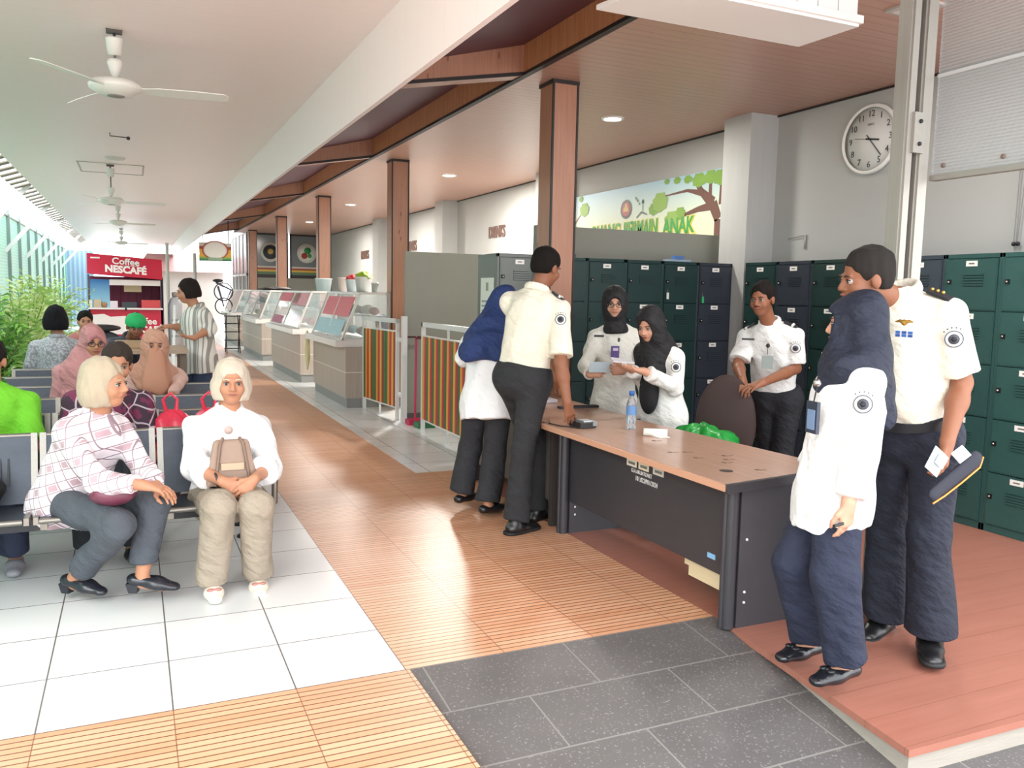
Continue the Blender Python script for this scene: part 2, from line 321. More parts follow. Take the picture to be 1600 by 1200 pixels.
struct(B((-2.24, 35, 0), (-1.3, 35.1, 2.85)).build('wall_back_left', mk('blue corrugated sheet', f_blue)))
struct(B((-3.2, 36, 0), (6, 36.3, 1.5)).build('wall_yard', mat('ded6d0', .8, var=.08)))
# ---------------- lockers ----------------
HT = 1.86
def make_locker(w, c, label, x, y, face, group='metal lockers along the walls', d=.42, side_paper=False):
    # built in a local frame: front at v=0 facing -v, u to the right, then mapped
    if face == 'y': f = lambda u, v, z: (x+u, y+v, z)            # front faces -Y
    else: f = lambda u, v, z: (x+v, y-u, z)                        # front faces -X, u runs towards the camera
    def bx(b, a, c_, m=None):
        p = f(*a); q = f(*c_); b.box([min(p[i], q[i]) for i in range(3)], [max(p[i], q[i]) for i in range(3)], m)
    m_body = mat(c, .38, .2, var=.12, scale=5); base = f(w/2, d/2, 0)
    t = thing('locker', label, 'locker', base, group)
    b = MB(); bx(b, (.002, .02, .0), (w-.002, d, HT)); bx(b, (0, 0, HT-.03), (w, d, HT)); bx(b, (0, 0, 0), (.02, .03, HT)); bx(b, (w-.02, 0, 0), (w, .03, HT)); bx(b, (0, 0, 0), (w, .03, .05))
    b.build('cabinet_body', m_body, t, bevel=.002)
    n = 5; h = (HT-.08)/n
    for k in range(n):
        z0 = .05+k*h; z1 = z0+h
        dr = MB(); bx(dr, (.022, -.006, z0+.004), (w-.022, .018, z1-.004), m_body)
        bx(dr, (.03, -.009, z0+.012), (w-.03, -.006, z1-.012), m_body)
        for q in range(5):     # pressed vents
            bx(dr, (w*.36, -.016, z1-.105-q*.018), (w*.72, -.009, z1-.114-q*.018), m_body); bx(dr, (w*.36, -.0095, z1-.118-q*.018), (w*.72, -.0089, z1-.1145-q*.018), mat('15201f', .7))
        dd = dr.build('door', parent=t)
        lb = MB(); bx(lb, (w*.40, -.0115, z1-.055), (w*.60, -.0091, z1-.018), mat('e8e6e0', .6)); bx(lb, (w*.45, -.0125, z1-.041), (w*.55, -.0116, z1-.032), mat('6a6a6a', .6)); lb.build('number_label', parent=dd)
        lk = MB(); zk = z0+h*.55; p = f(w*.12, -.012, zk)
        bx(lk, (w*.12-.013, -.02, zk-.016), (w*.12+.013, -.009, zk+.016), mat('2a2a2a', .35, .6)); lk.ball(f(w*.12, -.022, zk), .008, M_CHR, 8); lk.build('lock', parent=dd)
    if side_paper:
        pp = MB(); bx(pp, (-.004, .06, 1.0), (.001, .34, 1.66), mat('d8dfd6', .7)); bx(pp, (-.0055, .17, 1.55), (-.0041, .22, 1.62), mat('8a9a86', .7))
        for q in range(9): bx(pp, (-.0055, .1, 1.47-q*.04), (-.0041, .31, 1.455-q*.04), mat('8b9490', .7))
        pp.build('paper_notice', parent=t)
    return t
GR, SL = '2c4a47', '343a44'
make_locker(.40, '5e625d', 'light grey locker with a paper notice on its side, left end of the locker rows', 2.73, 6.33, 'y', side_paper=True)
rowl = ['dark green locker right behind the man leaning on the desk', 'dark green locker directly behind the woman in glasses', 'dark green locker behind the head of the woman in black hijab', 'dark green locker just left of the dark slate one in the back row', 'dark slate locker at the right end of the back row']
for i, l in enumerate(rowl): make_locker(.40, SL if i == 4 else '1b3735', l, 3.27+.4*i, 6.5, 'y')
sidl = [('1f3a37', 'dark green locker at the far end of the wall row, beside the pillar'), (SL, 'slate grey locker behind the young officer at the chair'), ('1e3734', 'dark green locker with four labels between young officer and navy hijab'), ('24403d', 'green locker hidden behind the tall officer head'), ('3c4650', 'slate locker right of the aluminium post'), ('2f524f', 'teal locker behind the tall officer arm, second from the right edge'), ('325854', 'teal locker at the right edge of the view')]
yy = 6.22
for i, (c, l) in enumerate(sidl):
    w = .42 if i < 6 else .46; make_locker(w, c, l, 5.2, yy, 'x', d=.385); yy -= w+.001
# key tags hanging on the lockers
for k, (p, c, l) in enumerate([((3.325, 6.475, 1.62), '3f6fc0', 'blue key tag hanging on the locker behind the leaning man'), ((4.52, 6.475, 1.55), 'd9dcd8', 'white key tag on the fourth green locker'), ((4.92, 6.475, 1.52), '3aa56a', 'green key tag hanging on the dark slate locker'), ((5.175, 3.42, 1.50), 'c9b27a', 'brass key hanging on the rightmost teal locker')]):
    b = MB(); x, y, z = p; b.tube([(x, y+.012, z+.05), (x, y, z+.02)], .002, M_CHR, 6)
    if p[0] > 5.1: b.box((x-.004, y-.012, z-.04), (x+.004, y+.012, z+.02), mat(c, .4))
    else: b.box((x-.012, y-.004, z-.04), (x+.012, y+.004, z+.02), mat(c, .4))
    tag(b.build('key_tag', base=p), l, 'key tag', 'keys on the lockers')
# small things on top of the back row of lockers
b = MB(); b.box((4.62, 6.6, 1.861), (4.86, 6.72, 1.885), mat('9fb3c4', .4)); b.cbox((4.75, 6.66, 1.905), (.1, .06, .03), mat('4a6fa8', .5)); tag(b.build('folded_packet', base=(4.74, 6.66, 1.861)), 'small blue and white packet lying on top of the back locker row', 'packet')
b = MB()
for i in range(5): b.cbox((3.34+i*.055, 6.56, 1.875), (.03, .05, .026), mat('c9c9c4' if i % 2 else '3a4a60', .5))
tag(b.build('padlock_rack', base=(3.45, 6.56, 1.861)), 'little row of padlocks on top of the green locker by the column', 'padlocks')

# ---------------- desks ----------------
M_TOP = mk('desk top laminate', lambda t: (t.col(t.mix(t.noise(1., 4, t.comb(t.m('MULTIPLY', t.xyz()[0], 30.), t.m('MULTIPLY', t.xyz()[1], 2.), 0.)), srgb('b08a74'), srgb('c4a089'))), setattr(t.b.inputs['Roughness'], 'default_value', .22)))
M_DB = mat('36353a', .42, var=.15, scale=12); M_EDGE = mat('c4957a', .4)
dk = thing('office_desk', 'long office desk with pinkish wood top and black panels, stencilled front, nearest desk', 'desk', (2.75, 3.8, 0))
b = MB(); b.prism([(2.372, 2.90), (3.16, 3.02), (3.06, 4.72), (2.374, 4.72)], .676, .705, M_TOP); b.prism([(2.362, 2.895), (2.374, 2.895), (2.376, 4.725), (2.364, 4.725)], .672, .703, M_EDGE)
b.prism([(2.366, 2.875), (3.17, 3.0), (3.16, 3.03), (2.37, 2.905)], .664, .7045, M_DB)
b.lathe([(.0, .7052), (.033, .7052), (.033, .7062), (0, .7062)], (2.56, 3.13, 0), mat('3a2f28', .6), 20); b.build('tabletop', parent=dk, bevel=.002)
for (x0, y0, x1, y1) in ((2.46, 2.95, 3.05, 3.0), (2.47, 4.60, 3.0, 4.65)):
    b = MB(); b.box((x0+.05, y0, 0), (x1, y1, .664), M_DB); b.tube([(x0+.02, (y0+y1)/2, 0), (x0+.02, (y0+y1)/2, .664)], .03, M_DB, 12); b.tube([(x0-.005, y1-.01, 0), (x0-.005, y1-.01, .664)], .014, M_DB, 8)
    for zz in (.12, .42, .17): b.ball((x0+.09, y0-.001, zz), .007, M_WM, 8)
    b.build('side_panel', parent=dk)
b = MB(); b.box((2.52, 3.0, .21), (2.545, 4.60, .664), M_DB); fp = b.build('modesty_panel', parent=dk)
for k, yq in enumerate((3.89, 3.77, 3.63)): b = MB(); b.box((2.518, yq-.05, .580), (2.5201, yq+.05, .620), mat(('dcd8cc', 'd9d2bc', 'c9c6bd')[k], .6)); b.box((2.5165, yq-.035, .592), (2.5181, yq+.03, .606), mat('77756d', .6)); b.build('sticker', parent=fp)
B((2.518, 3.13, .27), (2.5201, 3.19, .295)).build('sticker', mat('7fb2dc', .5), fp)
b = MB(); b.text('GLA.AKUNTONET', .032, (2.5185, 3.79, .560), (0, -1, 0), (0, 0, 1), mat('d8d8d6', .6), .0008, sx=.78); b.text('101.022/P01/2024', .038, (2.5185, 3.74, .522), (0, -1, 0), (0, 0, 1), mat('d8d8d6', .6), .0008, sx=.78); b.build('stencil_lettering', parent=fp)
b = MB(); b.box((2.60, 3.04, .09), (2.98, 3.44, .22), mat('d9c8a4', .6, var=.06)); b.box((2.58, 3.03, .15), (2.60, 3.45, .22)); b.build('drawer_unit', mat('d9c8a4', .6, var=.06), dk)
# worn patches of the laminate
b = MB()
for k, (x, y) in enumerate(((2.68, 3.30), (2.74, 3.36), (2.62, 3.45), (2.66, 3.60), (2.72, 3.10), (2.80, 3.45), (2.58, 3.62), (2.70, 3.95))):
    b.lathe([(0, .7053), (.012, .7053), (.012, .7058), (0, .7058)], (x, y, 0), mat('5f463a', .7), 7); b.cbox((x+.02, y-.015, .7055), (.05, .006, .0006), mat('6b4d40', .7))
b.build('wear_mark', parent=dk)
d2 = thing('office_desk', 'second desk behind the standing pair, beyond the black line on the desk tops', 'desk', (2.78, 5.6, 0))
b = MB(); b.prism([(2.43, 4.735), (3.12, 4.735), (3.15, 6.30), (2.43, 6.30)], .672, .70, M_TOP); b.box((2.43, 4.728, .668), (3.12, 4.736, .702), M_DB); b.build('tabletop', parent=d2, bevel=.002)
b = MB(); b.box((2.50, 4.80, .16), (2.53, 6.25, .668)); b.build('modesty_panel', mat('5a5450', .5, var=.1), d2)
for y in (4.78, 6.22): B((2.48, y, 0), (3.05, y+.04, .668)).build('side_panel', mat('3a3532', .5), d2)
# things on the desks
def bottle(p):
    x, y, z = p; t = thing('water_bottle', 'clear plastic water bottle with blue cap standing on the desk', 'bottle', p)
    b = MB(); b.lathe([(.001, 0), (.028, 0), (.031, .008), (.031, .03), (.029, .035), (.031, .04), (.031, .10), (.029, .105), (.031, .11), (.031, .15), (.025, .178), (.014, .20), (.0135, .215), (.001, .215)], p, n=20); b.build('bottle_body', mat('dfe9f0', .06, trans=.85, spec=.6), t)
    b = MB(); b.lathe([(.0318, .09), (.0318, .145)], p, n=20); b.build('label_wrap', mat('5f86b8', .4), t)
    b = MB(); b.lathe([(.001, .21), (.0165, .21), (.0165, .235), (.015, .238), (.001, .238)], p, n=20); b.build('cap', mat('2d5fa8', .4), t)
bottle((2.80, 4.35, .706))
b = MB(); T = Matrix.Rotation(math.radians(-35), 4, 'Z') @ Matrix.Rotation(math.pi/2, 4, 'Y'); b.lathe([(.001, -.07), (.022, -.07), (.022, .07), (.001, .07)], (2.80, 4.08, .7275), mat('eceae6', .7), T=T, n=18); b.cbox((2.815, 4.05, .7075), (.075, .10, .003), mat('eceae6', .7)); tag(b.build('paper_roll', base=(2.80, 4.08, .706)), 'small white curled paper roll on the desk right of the bottle', 'paper roll')
b = MB(); x, y = 2.55, 4.52
b.cbox((x, y, .725), (.11, .16, .036), mat('26272a', .35)); b.cbox((x+.01, y-.02, .747), (.07, .09, .010), mat('b9bcc0', .3, .5)); b.cbox((x+.045, y-.06, .735), (.03, .05, .03), mat('86898c', .4)); tag(b.build('stapler', base=(x, y, .706), bevel=.003), 'black and silver stapler under the hand of the leaning man', 'stapler')
b = MB(); b.tube([(2.50, 4.45, .712), (2.42, 4.55, .711), (2.40, 4.68, .71), (2.46, 4.80, .708)], .004, M_BLK, 6); tag(b.build('cable', base=(2.44, 4.6, .706)), 'thin black cable looping over the near corner of the desk', 'cable')
b = MB(); b.cbox((2.80, 5.75, .715), (.32, .22, .024), mat('e6e3ea', .6)); b.cbox((2.72, 5.72, .731), (.10, .10, .012), mat('8b6cc0', .5)); tag(b.build('paper_stack', base=(2.8, 5.75, .70)), 'white papers with a purple patch on the second desk', 'papers')
b = MB(); b.cbox((2.98, 5.35, .708), (.32, .06, .016), M_BLK); tag(b.build('black_ruler', base=(2.98, 5.35, .70)), 'flat black tray edge lying on the second desk', 'tray')
# brown chair with a green bag
oc = thing('office_chair', 'brown oval backed office chair under the young officer hands', 'chair', (3.78, 4.55, 0))
cc = Vector((3.72, 4.58, 0)); R = Matrix.Rotation(math.radians(-40), 4, 'Z')
b = MB(); b.ball(cc + Vector((0, 0, .66)), (.205, .05, .345), mat('33221f', .75, var=.1), 28, R); b.build('backrest', parent=oc)
b = MB(); b.ball(cc + R @ Vector((0, -.26, .42)), (.25, .25, .06), mat('3f2c29', .75), 24, R); b.build('seat', parent=oc)
b = MB(); b.tube([cc + R @ Vector((0, -.2, .1)), cc + R @ Vector((0, -.2, .38))], .03, M_BLK); b.tube([cc + R @ Vector((0, -.15, .36)), cc + R @ Vector((0, .04, .40)), cc + R @ Vector((0, .04, .6))], .02, M_BLK); b.build('pole', parent=oc)
for k in range(5):
    a = k*math.tau/5; q = cc + R @ Vector((0, -.2, 0)); b = MB(); b.bar(q + Vector((0, 0, .09)), q + Vector((.27*math.cos(a), .27*math.sin(a), .06)), .04, .03, M_BLK); b.ball(q + Vector((.27*math.cos(a), .27*math.sin(a), .03)), .03, M_BLK, 10); b.build('leg', parent=oc)
def blob(c, r, m, amp=.25, n=26, sq=1., seed=1):     # crumpled bag
    b = MB(); rnd = random.Random(seed); ph = [rnd.random()*6 for _ in range(9)]; vs = []; k = n//2
    for i in range(k+1):
        t = math.pi*i/k
        for j in range(n):
            a = 2*math.pi*j/n; d = 1+amp*(math.sin(3*a+ph[0]+2*t)*.4+math.sin(5*a+ph[1]-3*t)*.35+math.sin(9*a+ph[2]+5*t)*.3+math.sin(4*t+ph[3])*.3)*math.sin(t)
            vs.append((c[0]+r[0]*d*math.sin(t)*math.cos(a), c[1]+r[1]*d*math.sin(t)*math.sin(a), c[2]+r[2]*max(-1, d*math.cos(t)*sq)))
    return b.add(vs, [(i*n+j, (i+1)*n+j, (i+1)*n+(j+1) % n, i*n+(j+1) % n) for i in range(k) for j in range(n)], m, True)
g_ = blob((3.33, 4.34, .55), (.22, .16, .16), mat('1f8a36', .3, var=.15), .5, 44, seed=6); tag(g_.build('plastic_bag', base=(3.36, 4.36, .4)), 'bright green plastic bag behind the desk by the brown chair', 'bag')
tl = B((3.18, 4.2, 0), (3.56, 4.55, .40)).build('stool', mat('2a2422', .6), base=(3.37, 4.4, 0)); tag(tl, 'dark stool under the green bag behind the desk', 'stool')

# ---------------- striped fences and the gap ----------------
def fence(name, y0, y1, label, cat, seed):
    t = thing(name, label, cat, (2.85, (y0+y1)/2, 0), 'striped barriers before the stalls'); x = 2.85; H = 1.21
    b = MB(); b.box((x-.02, y0, H-.05), (x+.02, y1, H)); b.box((x-.012, y0, 1.055), (x+.012, y1, 1.07)); b.box((x-.012, y0, .14), (x+.012, y1, .16))
    b.box((x-.02, y0, 0), (x+.02, y0+.035, H)); b.box((x-.02, y1-.035, 0), (x+.02, y1, H)); ym = (y0+y1)/2; b.box((x-.01, ym-.01, 0), (x+.01, ym+.01, H)); b.box((x-.03, ym-.03, 0), (x+.03, ym+.03, .012)); b.build('frame', M_WM, t)
    if not seed: t.rotation_euler.z = math.radians(6); t.location.x = 2.79
    n = int((y1-y0-.08)/.062); w = (y1-y0-.08)/n; cs = ['df9a35', 'bf1f2a', '2f6a28', 'e3a53c', 'b21a2e', '28602c'] if seed else ['356226', 'e0923a', 'b8201f', 'e6ab3f', '96201f', '3a6a2a']
    for k in range(n):
        B((x-.018, y1-.04-(k+1)*w+.004, .16), (x+.004, y1-.04-k*w-.004, 1.055)).build('slat', mat(cs[k % 6], .45, var=.08, scale=30), t)
fence('striped_fence', 9.53, 10.68, 'white framed fence of red, green and orange slats beside the near counter', 'fence', 0)
fence('striped_gate', 7.0, 8.60, 'white framed gate of red, green and orange slats beside the woman in navy hijab', 'gate', 1)
b = MB(); b.box((2.82, 9.26, 0), (2.88, 9.32, 1.25)); b.box((2.80, 9.22, 0), (2.90, 9.36, .01)); b.box((2.83, 9.32, .3), (2.87, 9.50, .34)); b.box((2.83, 9.32, .95), (2.87, 9.50, .99)); tag(b.build('gate_post', M_WM, base=(2.85, 9.29, 0)), 'plain white steel post in the gap between fence and gate', 'post')
for k, (x, y, c, l) in enumerate(((2.96, 9.20, 'c22a55', 'magenta long handled sweeper standing in the gap'), (2.99, 8.95, '2f6b45', 'green long handled sweeper next to the gate'))):
    t = thing('floor_squeegee', l, 'squeegee', (x, y, 0), 'sweepers between fence and gate')
    MB().tube([(x, y, .05), (x+.04, y+.1, 1.02)], .013, mat(c, .4), 8).build('handle', parent=t); MB().box((x-.10, y-.09, 0), (x+.10, y+.09, .06)).build('sweeper_head', mat(c, .5), t); MB().box((x-.08, y+.09, 1.0), (x+.16, y+.115, 1.02)).build('grip', mat('4a2a2c', .5), t)

# ---------------- food counters with glass cases ----------------
M_GL = mat('cfe0e2', .05, alpha=.28, spec=.8); M_SHELF = mat('c9ced0', .25, alpha=.8)
def counter(y0, y1, label, case_label, goods, seed):
    t = thing('food_counter', label, 'counter', (2.85, (y0+y1)/2, 0), 'food stall counters'); 
    B((2.5, y0, .13), (3.15, y1, .80)).build('cabinet_body', M_CT, t); B((2.52, y0+.02, 0), (3.13, y1-.02, .13)).build('plinth', mat('8c8c8a', .5) , t)
    b = MB(); b.box((2.38, y0+.05, .80), (3.15, y1+.02, .885)); b.build('worktop', mat('e4e0dc', .3), t, bevel=.006)
    B((2.75, y0-.003, .13), (3.15, y0-.0005, .80)).build('end_panel', mat('6c625a', .5, var=.1), t)
    u = thing('display_case', case_label, 'display case', (2.8, (y0+y1)/2, .885), 'glass display cases on the stall counters')
    z0, z1 = .885, 1.50; xa, xb, xc = 2.48, 2.72, 3.12; ya, yb = y0+.12, y1-.05
    f = MB()
    for y in (ya, yb, (ya+yb)/2): f.bar((xa, y, z0), (xb, y, z1), .03, .03)
    for y in (ya, yb): f.bar((xc, y, z0), (xc, y, z1), .025, .025); f.bar((xb, y, z1), (xc, y, z1), .03, .03); f.bar((xa, y, z0+.012), (xc, y, z0+.012), .03, .025)
    f.bar((xa, ya, z0+.012), (xa, yb, z0+.012), .03); f.bar((xb, ya, z1), (xb, yb, z1), .03); f.bar((xc, ya, z1), (xc, yb, z1), .03); f.build('frame', mat('d9d6d0', .3, .3), u)
    g = MB(); g.hexa([(xa, ya, z0+.02), (xa+.004, ya, z0+.02), (xa+.004, yb, z0+.02), (xa, yb, z0+.02)], [(xb, ya, z1), (xb+.004, ya, z1), (xb+.004, yb, z1), (xb, yb, z1)]); g.build('front_glass', M_GL, u)
    g = MB(); g.prism([(xa+.02, z0+.02), (xc, z0+.02), (xc, z1), (xb, z1)], ya, ya+.004, ax=1); g.build('side_glass', M_GL, u)
    B((xb, ya, z1+.01), (xc, yb, z1+.02)).build('roof_panel', M_SHELF, u); B((xb-.07, ya+.02, 1.2), (xc, yb-.02, 1.208)).build('shelf', M_SHELF, u)
    rnd = random.Random(seed)
    # goods inside the case
    for k in range(6):
        y = ya+.15+(yb-ya-.3)*k/5; s = rnd.uniform(.07, .1)
        for z in (z0+.03, 1.21):
            c = rnd.choice(goods); q = blob((2.95 if z > 1 else 2.8+rnd.random()*.15, y, z+s*.75), (s, s*1.1, s*.75), mat(c, .4, var=.1), .12, 14, seed=seed*10+k)
            tag(q.build('snack_pack', base=(2.9, y, z)), 'snack pack %s in the %s display case, %s' % (('at the near end', 'second from the near end', 'third from the near end', 'third from the far end', 'second from the far end', 'at the far end')[k], ('', 'nearest', 'second', 'third', 'farthest')[seed], 'on its shelf' if z > 1 else 'on its floor'), 'snack', 'snack packs inside the cases')
    return xa, xb, ya, yb, z0, z1
PK, YE, RD, TQ = 'cf5a68', 'd9b45a', 'b8383f', '9dbdc4'
counter(10.72, 12.85, 'taupe food counter nearest the camera, left of the striped fence', 'sloped glass display case with a large pink poster, nearest counter', [TQ, 'c9b89b', '3a8a54', 'a33b35'], 1)
counter(13.95, 17.1, 'second taupe food counter, behind the nearest one', 'sloped glass display case with pink and yellow posters, second counter', [RD, '5a4a40', PK, '8a8f90'], 2)
counter(18.5, 21.9, 'third taupe food counter from the camera', 'sloped glass display case without posters, third counter', ['8a9a98', '5a605f', 'b0a58c'], 3)
counter(23.4, 26.2, 'farthest taupe food counter by the far end', 'sloped glass display case with white sheet, farthest counter', ['b0a58c', '8a9a98'], 4)
def poster(y0, y1, t0, t1, c, label):   # a sheet stuck on the slanted glass; t = height fraction
    xa, xb, z0, z1 = 2.472, 2.712, .905, 1.50; p = lambda y, t, o=0: (xa+(xb-xa)*t-o, y, z0+(z1-z0)*t)
    b = MB(); b.hexa([p(y0, t0, .002), p(y0, t0, 0), p(y1, t0, 0), p(y1, t0, .002)], [p(y0, t1, .002), p(y0, t1, 0), p(y1, t1, 0), p(y1, t1, .002)])
    tag(b.build('poster', mat(c, .5, var=.12, scale=6), base=p((y0+y1)/2, t0)), label, 'poster', 'posters stuck on the display cases')
poster(10.95, 12.6, .48, .92, 'd66671', 'large pink poster stuck on the nearest display case'); poster(11.0, 12.7, .06, .40, '9dc3cf', 'pale blue poster under the pink one on the nearest case')
poster(14.15, 15.4, .62, .97, 'd9909a', 'pink poster on the near half of the second display case'); poster(14.9, 15.4, .66, .96, 'd8b356', 'small yellow poster on the second display case'); poster(15.7, 16.9, .70, .97, 'c83f58', 'crimson poster on the far half of the second case'); poster(15.5, 16.4, .28, .52, 'e9dcd8', 'white menu sheet on the second display case'); poster(15.8, 16.9, .02, .26, 'a9406b', 'purple poster low on the second display case')
poster(23.6, 25.9, .05, .95, 'e6c9c6', 'whitish sheet covering the farthest display case'); poster(21.0, 21.7, .03, .45, 'e9e9e9', 'white sheet low on the third display case')
# tubs and bags on the cases
def tub(x, y, z, r, h, c, label, flow=None):
    t = thing('storage_tub', label, 'tub', (x, y, z), 'tubs on top of the display cases'); MB().lathe([(.001, 0), (r*.8, 0), (r, h), (r*1.06, h), (r*1.06, h+.015), (r*.9, h+.01), (.001, h-.02)], (x, y, z), n=20).build('tub_body', mat(c, .35, var=.06), t)
    if flow: blob((x, y, z+h+.02), (r*.85, r*.85, .07), mat(flow, .5), .4, 20, seed=4).build('contents', parent=t)
tub(2.9, 11.35, 1.51, .12, .20, 'd9d8d2', 'whitish tub with green leaves on the nearest case', '8fae3c')
tub(2.9, 11.95, 1.51, .11, .17, 'bfc6c6', 'grey tub with red wrappers on the nearest case', 'b84048'); tub(2.86, 12.35, 1.51, .09, .20, 'd9c9c0', 'pinkish jar on the nearest case far side')
tub(2.95, 14.25, 1.51, .14, .21, 'c9dbdb', 'large pale bucket on the second display case'); tub(2.95, 10.95, 1.51, .05, .12, 'c2c5bd', 'small clear cup on the near corner of the nearest case')
b = blob((2.95, 19.6, 1.55), (.3, .8, .05), mat('3b3432', .6), .3); tag(b.build('folded_cloth', base=(2.95, 19.6, 1.5)), 'dark folded cloth lying on the third display case', 'cloth')
b = MB(); b.tube([(2.95, 11.0, 1.5), (2.95, 11.0, 1.45)], .001, M_BLK)
tag(blob((2.41, 12.85, .62), (.03, .09, .30), mat('d9cf9e', .5), .25).build('hanging_cloth', base=(2.41, 12.85, .4)), 'cream cloth hanging at the far end of the nearest counter', 'cloth')

# ---------------- wall things ----------------
def clock():
    c = Vector((5.585, 5.20, 2.855)); t = thing('wall_clock', 'round white wall clock on the grey wall above the lockers', 'clock', c); T = Matrix.Rotation(-math.pi/2, 4, 'Y')
    R_ = .285; MB().lathe([(R_-.03, 0), (R_, 0), (R_, .025), (R_-.012, .042), (R_-.03, .03)], c, mat('e9e8e4', .35), 48, T).build('rim', parent=t)
    MB().lathe([(.001, 0), (R_-.02, 0), (R_-.02, .014), (.001, .014)], c, mat('dfe0dd', .5), 48, T).build('dial', parent=t)
    x = c.x-.016; 
    for h in range(1, 13): b = MB(); a = h*math.pi/6; b.text(str(h), .072, (x, c.y-.205*math.sin(a), c.z+.205*math.cos(a)), (0, -1, 0), (0, 0, 1), mat('26282a', .5), .001); b.build('numeral', parent=t)
    b = MB(); b.text('SEIKO', .026, (x, c.y, c.z+.12), (0, -1, 0), (0, 0, 1), mat('5a5c5e', .5), .0006); b.build('maker_lettering', parent=t)
    def hand(nm, ang, l, back, w, m):
        d = Vector((0, -math.sin(ang), math.cos(ang))); MB().bar(c + Vector((-.022, 0, 0)) - d*back, c + Vector((-.022, 0, 0)) + d*l, w, .003, m, up=(1, 0, 0)).build(nm, parent=t)
    hand('hour_hand', math.radians(100), .10, .04, .014, M_BLK); hand('minute_hand', math.radians(139), .19, .05, .009, mat('4a4c4e', .5)); hand('second_hand', math.radians(279), .16, .04, .004, mat('3a3c3e', .5))
clock()
def banner():
    x = 5.585; y0, y1, z0, z1 = 7.07, 10.8, 2.05, 2.87; t = thing('play_area_banner', 'long banner with cartoon trees and green lettering above the divider wall', 'banner', (x, (y0+y1)/2, z0))
    def fb(n):
        px, py, pz = n.xyz(); n.col(n.mix(n.m('MULTIPLY', n.m('SUBTRACT', 2.87, pz), 1.9), srgb('a3c7d8'), srgb('dfe3c0'))); n.b.inputs['Roughness'].default_value = .5
    B((x, y0, z0), (x+.012, y1, z1)).build('banner_sheet', mk('banner print', fb), t)
    g = mat('7fa64a', .6, var=.2, scale=9); g2 = mat('93b65a', .6); br = mat('6b4a3f', .6)
    def disc(b, y, z, r, m, o, n=18, wob=.12, sy=1.):
        vs = [(x-o, y+r*sy*(1+wob*math.sin(7*a*math.tau/n*1.))*math.cos(a*math.tau/n), z+r*(1+wob*math.sin(7*a*math.tau/n))*math.sin(a*math.tau/n)) for a in range(n)]; b.add([(v[0]+.001, v[1], v[2]) for v in vs] + vs, [tuple(range(n, 2*n))] + [(i, (i+1) % n, n+(i+1) % n, n+i) for i in range(n)], m)
    def limb(b, pts, ws, m, o):
        for (p, q, w0, w1) in zip(pts, pts[1:], ws, ws[1:]):
            p, q = Vector((0,)+p), Vector((0,)+q); d = (q-p).normalized(); n_ = Vector((0, -d.z, d.y))
            b.hexa([(x-o, *(p+n_*w0)[1:]), (x-o, *(q+n_*w1)[1:]), (x-o, *(q-n_*w1)[1:]), (x-o, *(p-n_*w0)[1:])], [(x-o+.001, *(p+n_*w0)[1:]), (x-o+.001, *(q+n_*w1)[1:]), (x-o+.001, *(q-n_*w1)[1:]), (x-o+.001, *(p-n_*w0)[1:])], m)
    b = MB()
    limb(b, [(7.14, 2.05), (7.15, 2.35), (7.25, 2.52), (7.45, 2.66), (7.55, 2.78)], [.07, .06, .07, .04, .03], br, .002); limb(b, [(7.22, 2.5), (7.5, 2.48), (7.85, 2.42), (7.95, 2.36)], [.05, .03, .012, .008], br, .0025)
    limb(b, [(7.42, 2.64), (7.7, 2.70), (8.15, 2.68)], [.035, .016, .006], br, .003); limb(b, [(7.3, 2.55), (7.3, 2.8)], [.03, .02], br, .0035); limb(b, [(7.12, 2.5), (7.12, 2.8)], [.03, .015], br, .0035); b.build('tree_trunk', parent=t); b = MB()
    limb(b, [(10.8, 2.2), (10.4, 2.42), (10.1, 2.62)], [.05, .03, .01], mat('8a7468', .6), .002); limb(b, [(10.6, 2.32), (10.1, 2.42)], [.02, .01], mat('8a7468', .6), .003); b.build('tree_trunk', parent=t)
    b = MB()
    for y, z, r in ((7.13, 2.78, .08), (7.3, 2.80, .07), (7.5, 2.79, .075), (7.7, 2.82, .045), (7.9, 2.83, .04), (8.1, 2.84, .03)): disc(b, y, z, r, g, .004+r*.01, sy=1.6)
    for y, z, r, m in ((8.22, 2.62, .11, g2), (8.35, 2.55, .07, g), (7.98, 2.40, .10, g2), (7.82, 2.46, .07, g), (10.0, 2.68, .09, g2), (10.3, 2.44, .07, g2), (10.65, 2.80, .06, g), (10.4, 2.81, .05, g), (10.1, 2.83, .04, g), (10.3, 2.33, .05, g)): disc(b, y, z, r, m, .005+r*.01, sy=1.35)
    b.build('tree_foliage', parent=t)
    b = MB(); disc(b, 8.95, 2.60, .115, mat('3d2f30', .5), .005, 24, 0, 1.1); disc(b, 8.95, 2.60, .085, mat('a03b35', .5), .006, 24, 0, 1.1); disc(b, 8.95, 2.61, .05, mat('c7a04c', .5), .007, 10, .35, 1.1); b.build('round_crest', parent=t)
    b = MB(); disc(b, 8.58, 2.66, .025, mat('3b6a4a', .5), .005, 10, .2, 1); limb(b, [(8.58, 2.55), (8.58, 2.68)], [.006, .006], mat('3b6a4a', .5), .005)
    for k in range(7): a = math.radians(110+k*20); disc(b, 8.61-.13*math.cos(a), 2.61+.11*math.sin(a-1.6), .015, mat('4d7a58', .5), .0055+k*.0001, 8, .2, 1)
    limb(b, [(8.71, 2.48), (8.60, 2.54), (8.48, 2.50)], [.008, .01, .008], mat('4d5a58', .5), .006); b.build('wreath_emblem', parent=t)
    b = MB(); limb(b, [(9.95, 2.2), (9.75, 2.40), (9.5, 2.2)], [.09, .02, .09], mat('e0b064', .6), .0015); limb(b, [(8.98, 2.3), (8.93, 2.42), (8.85, 2.3)], [.03, .008, .03], mat('a8553c', .6), .0018); b.build('painted_roof', parent=t)
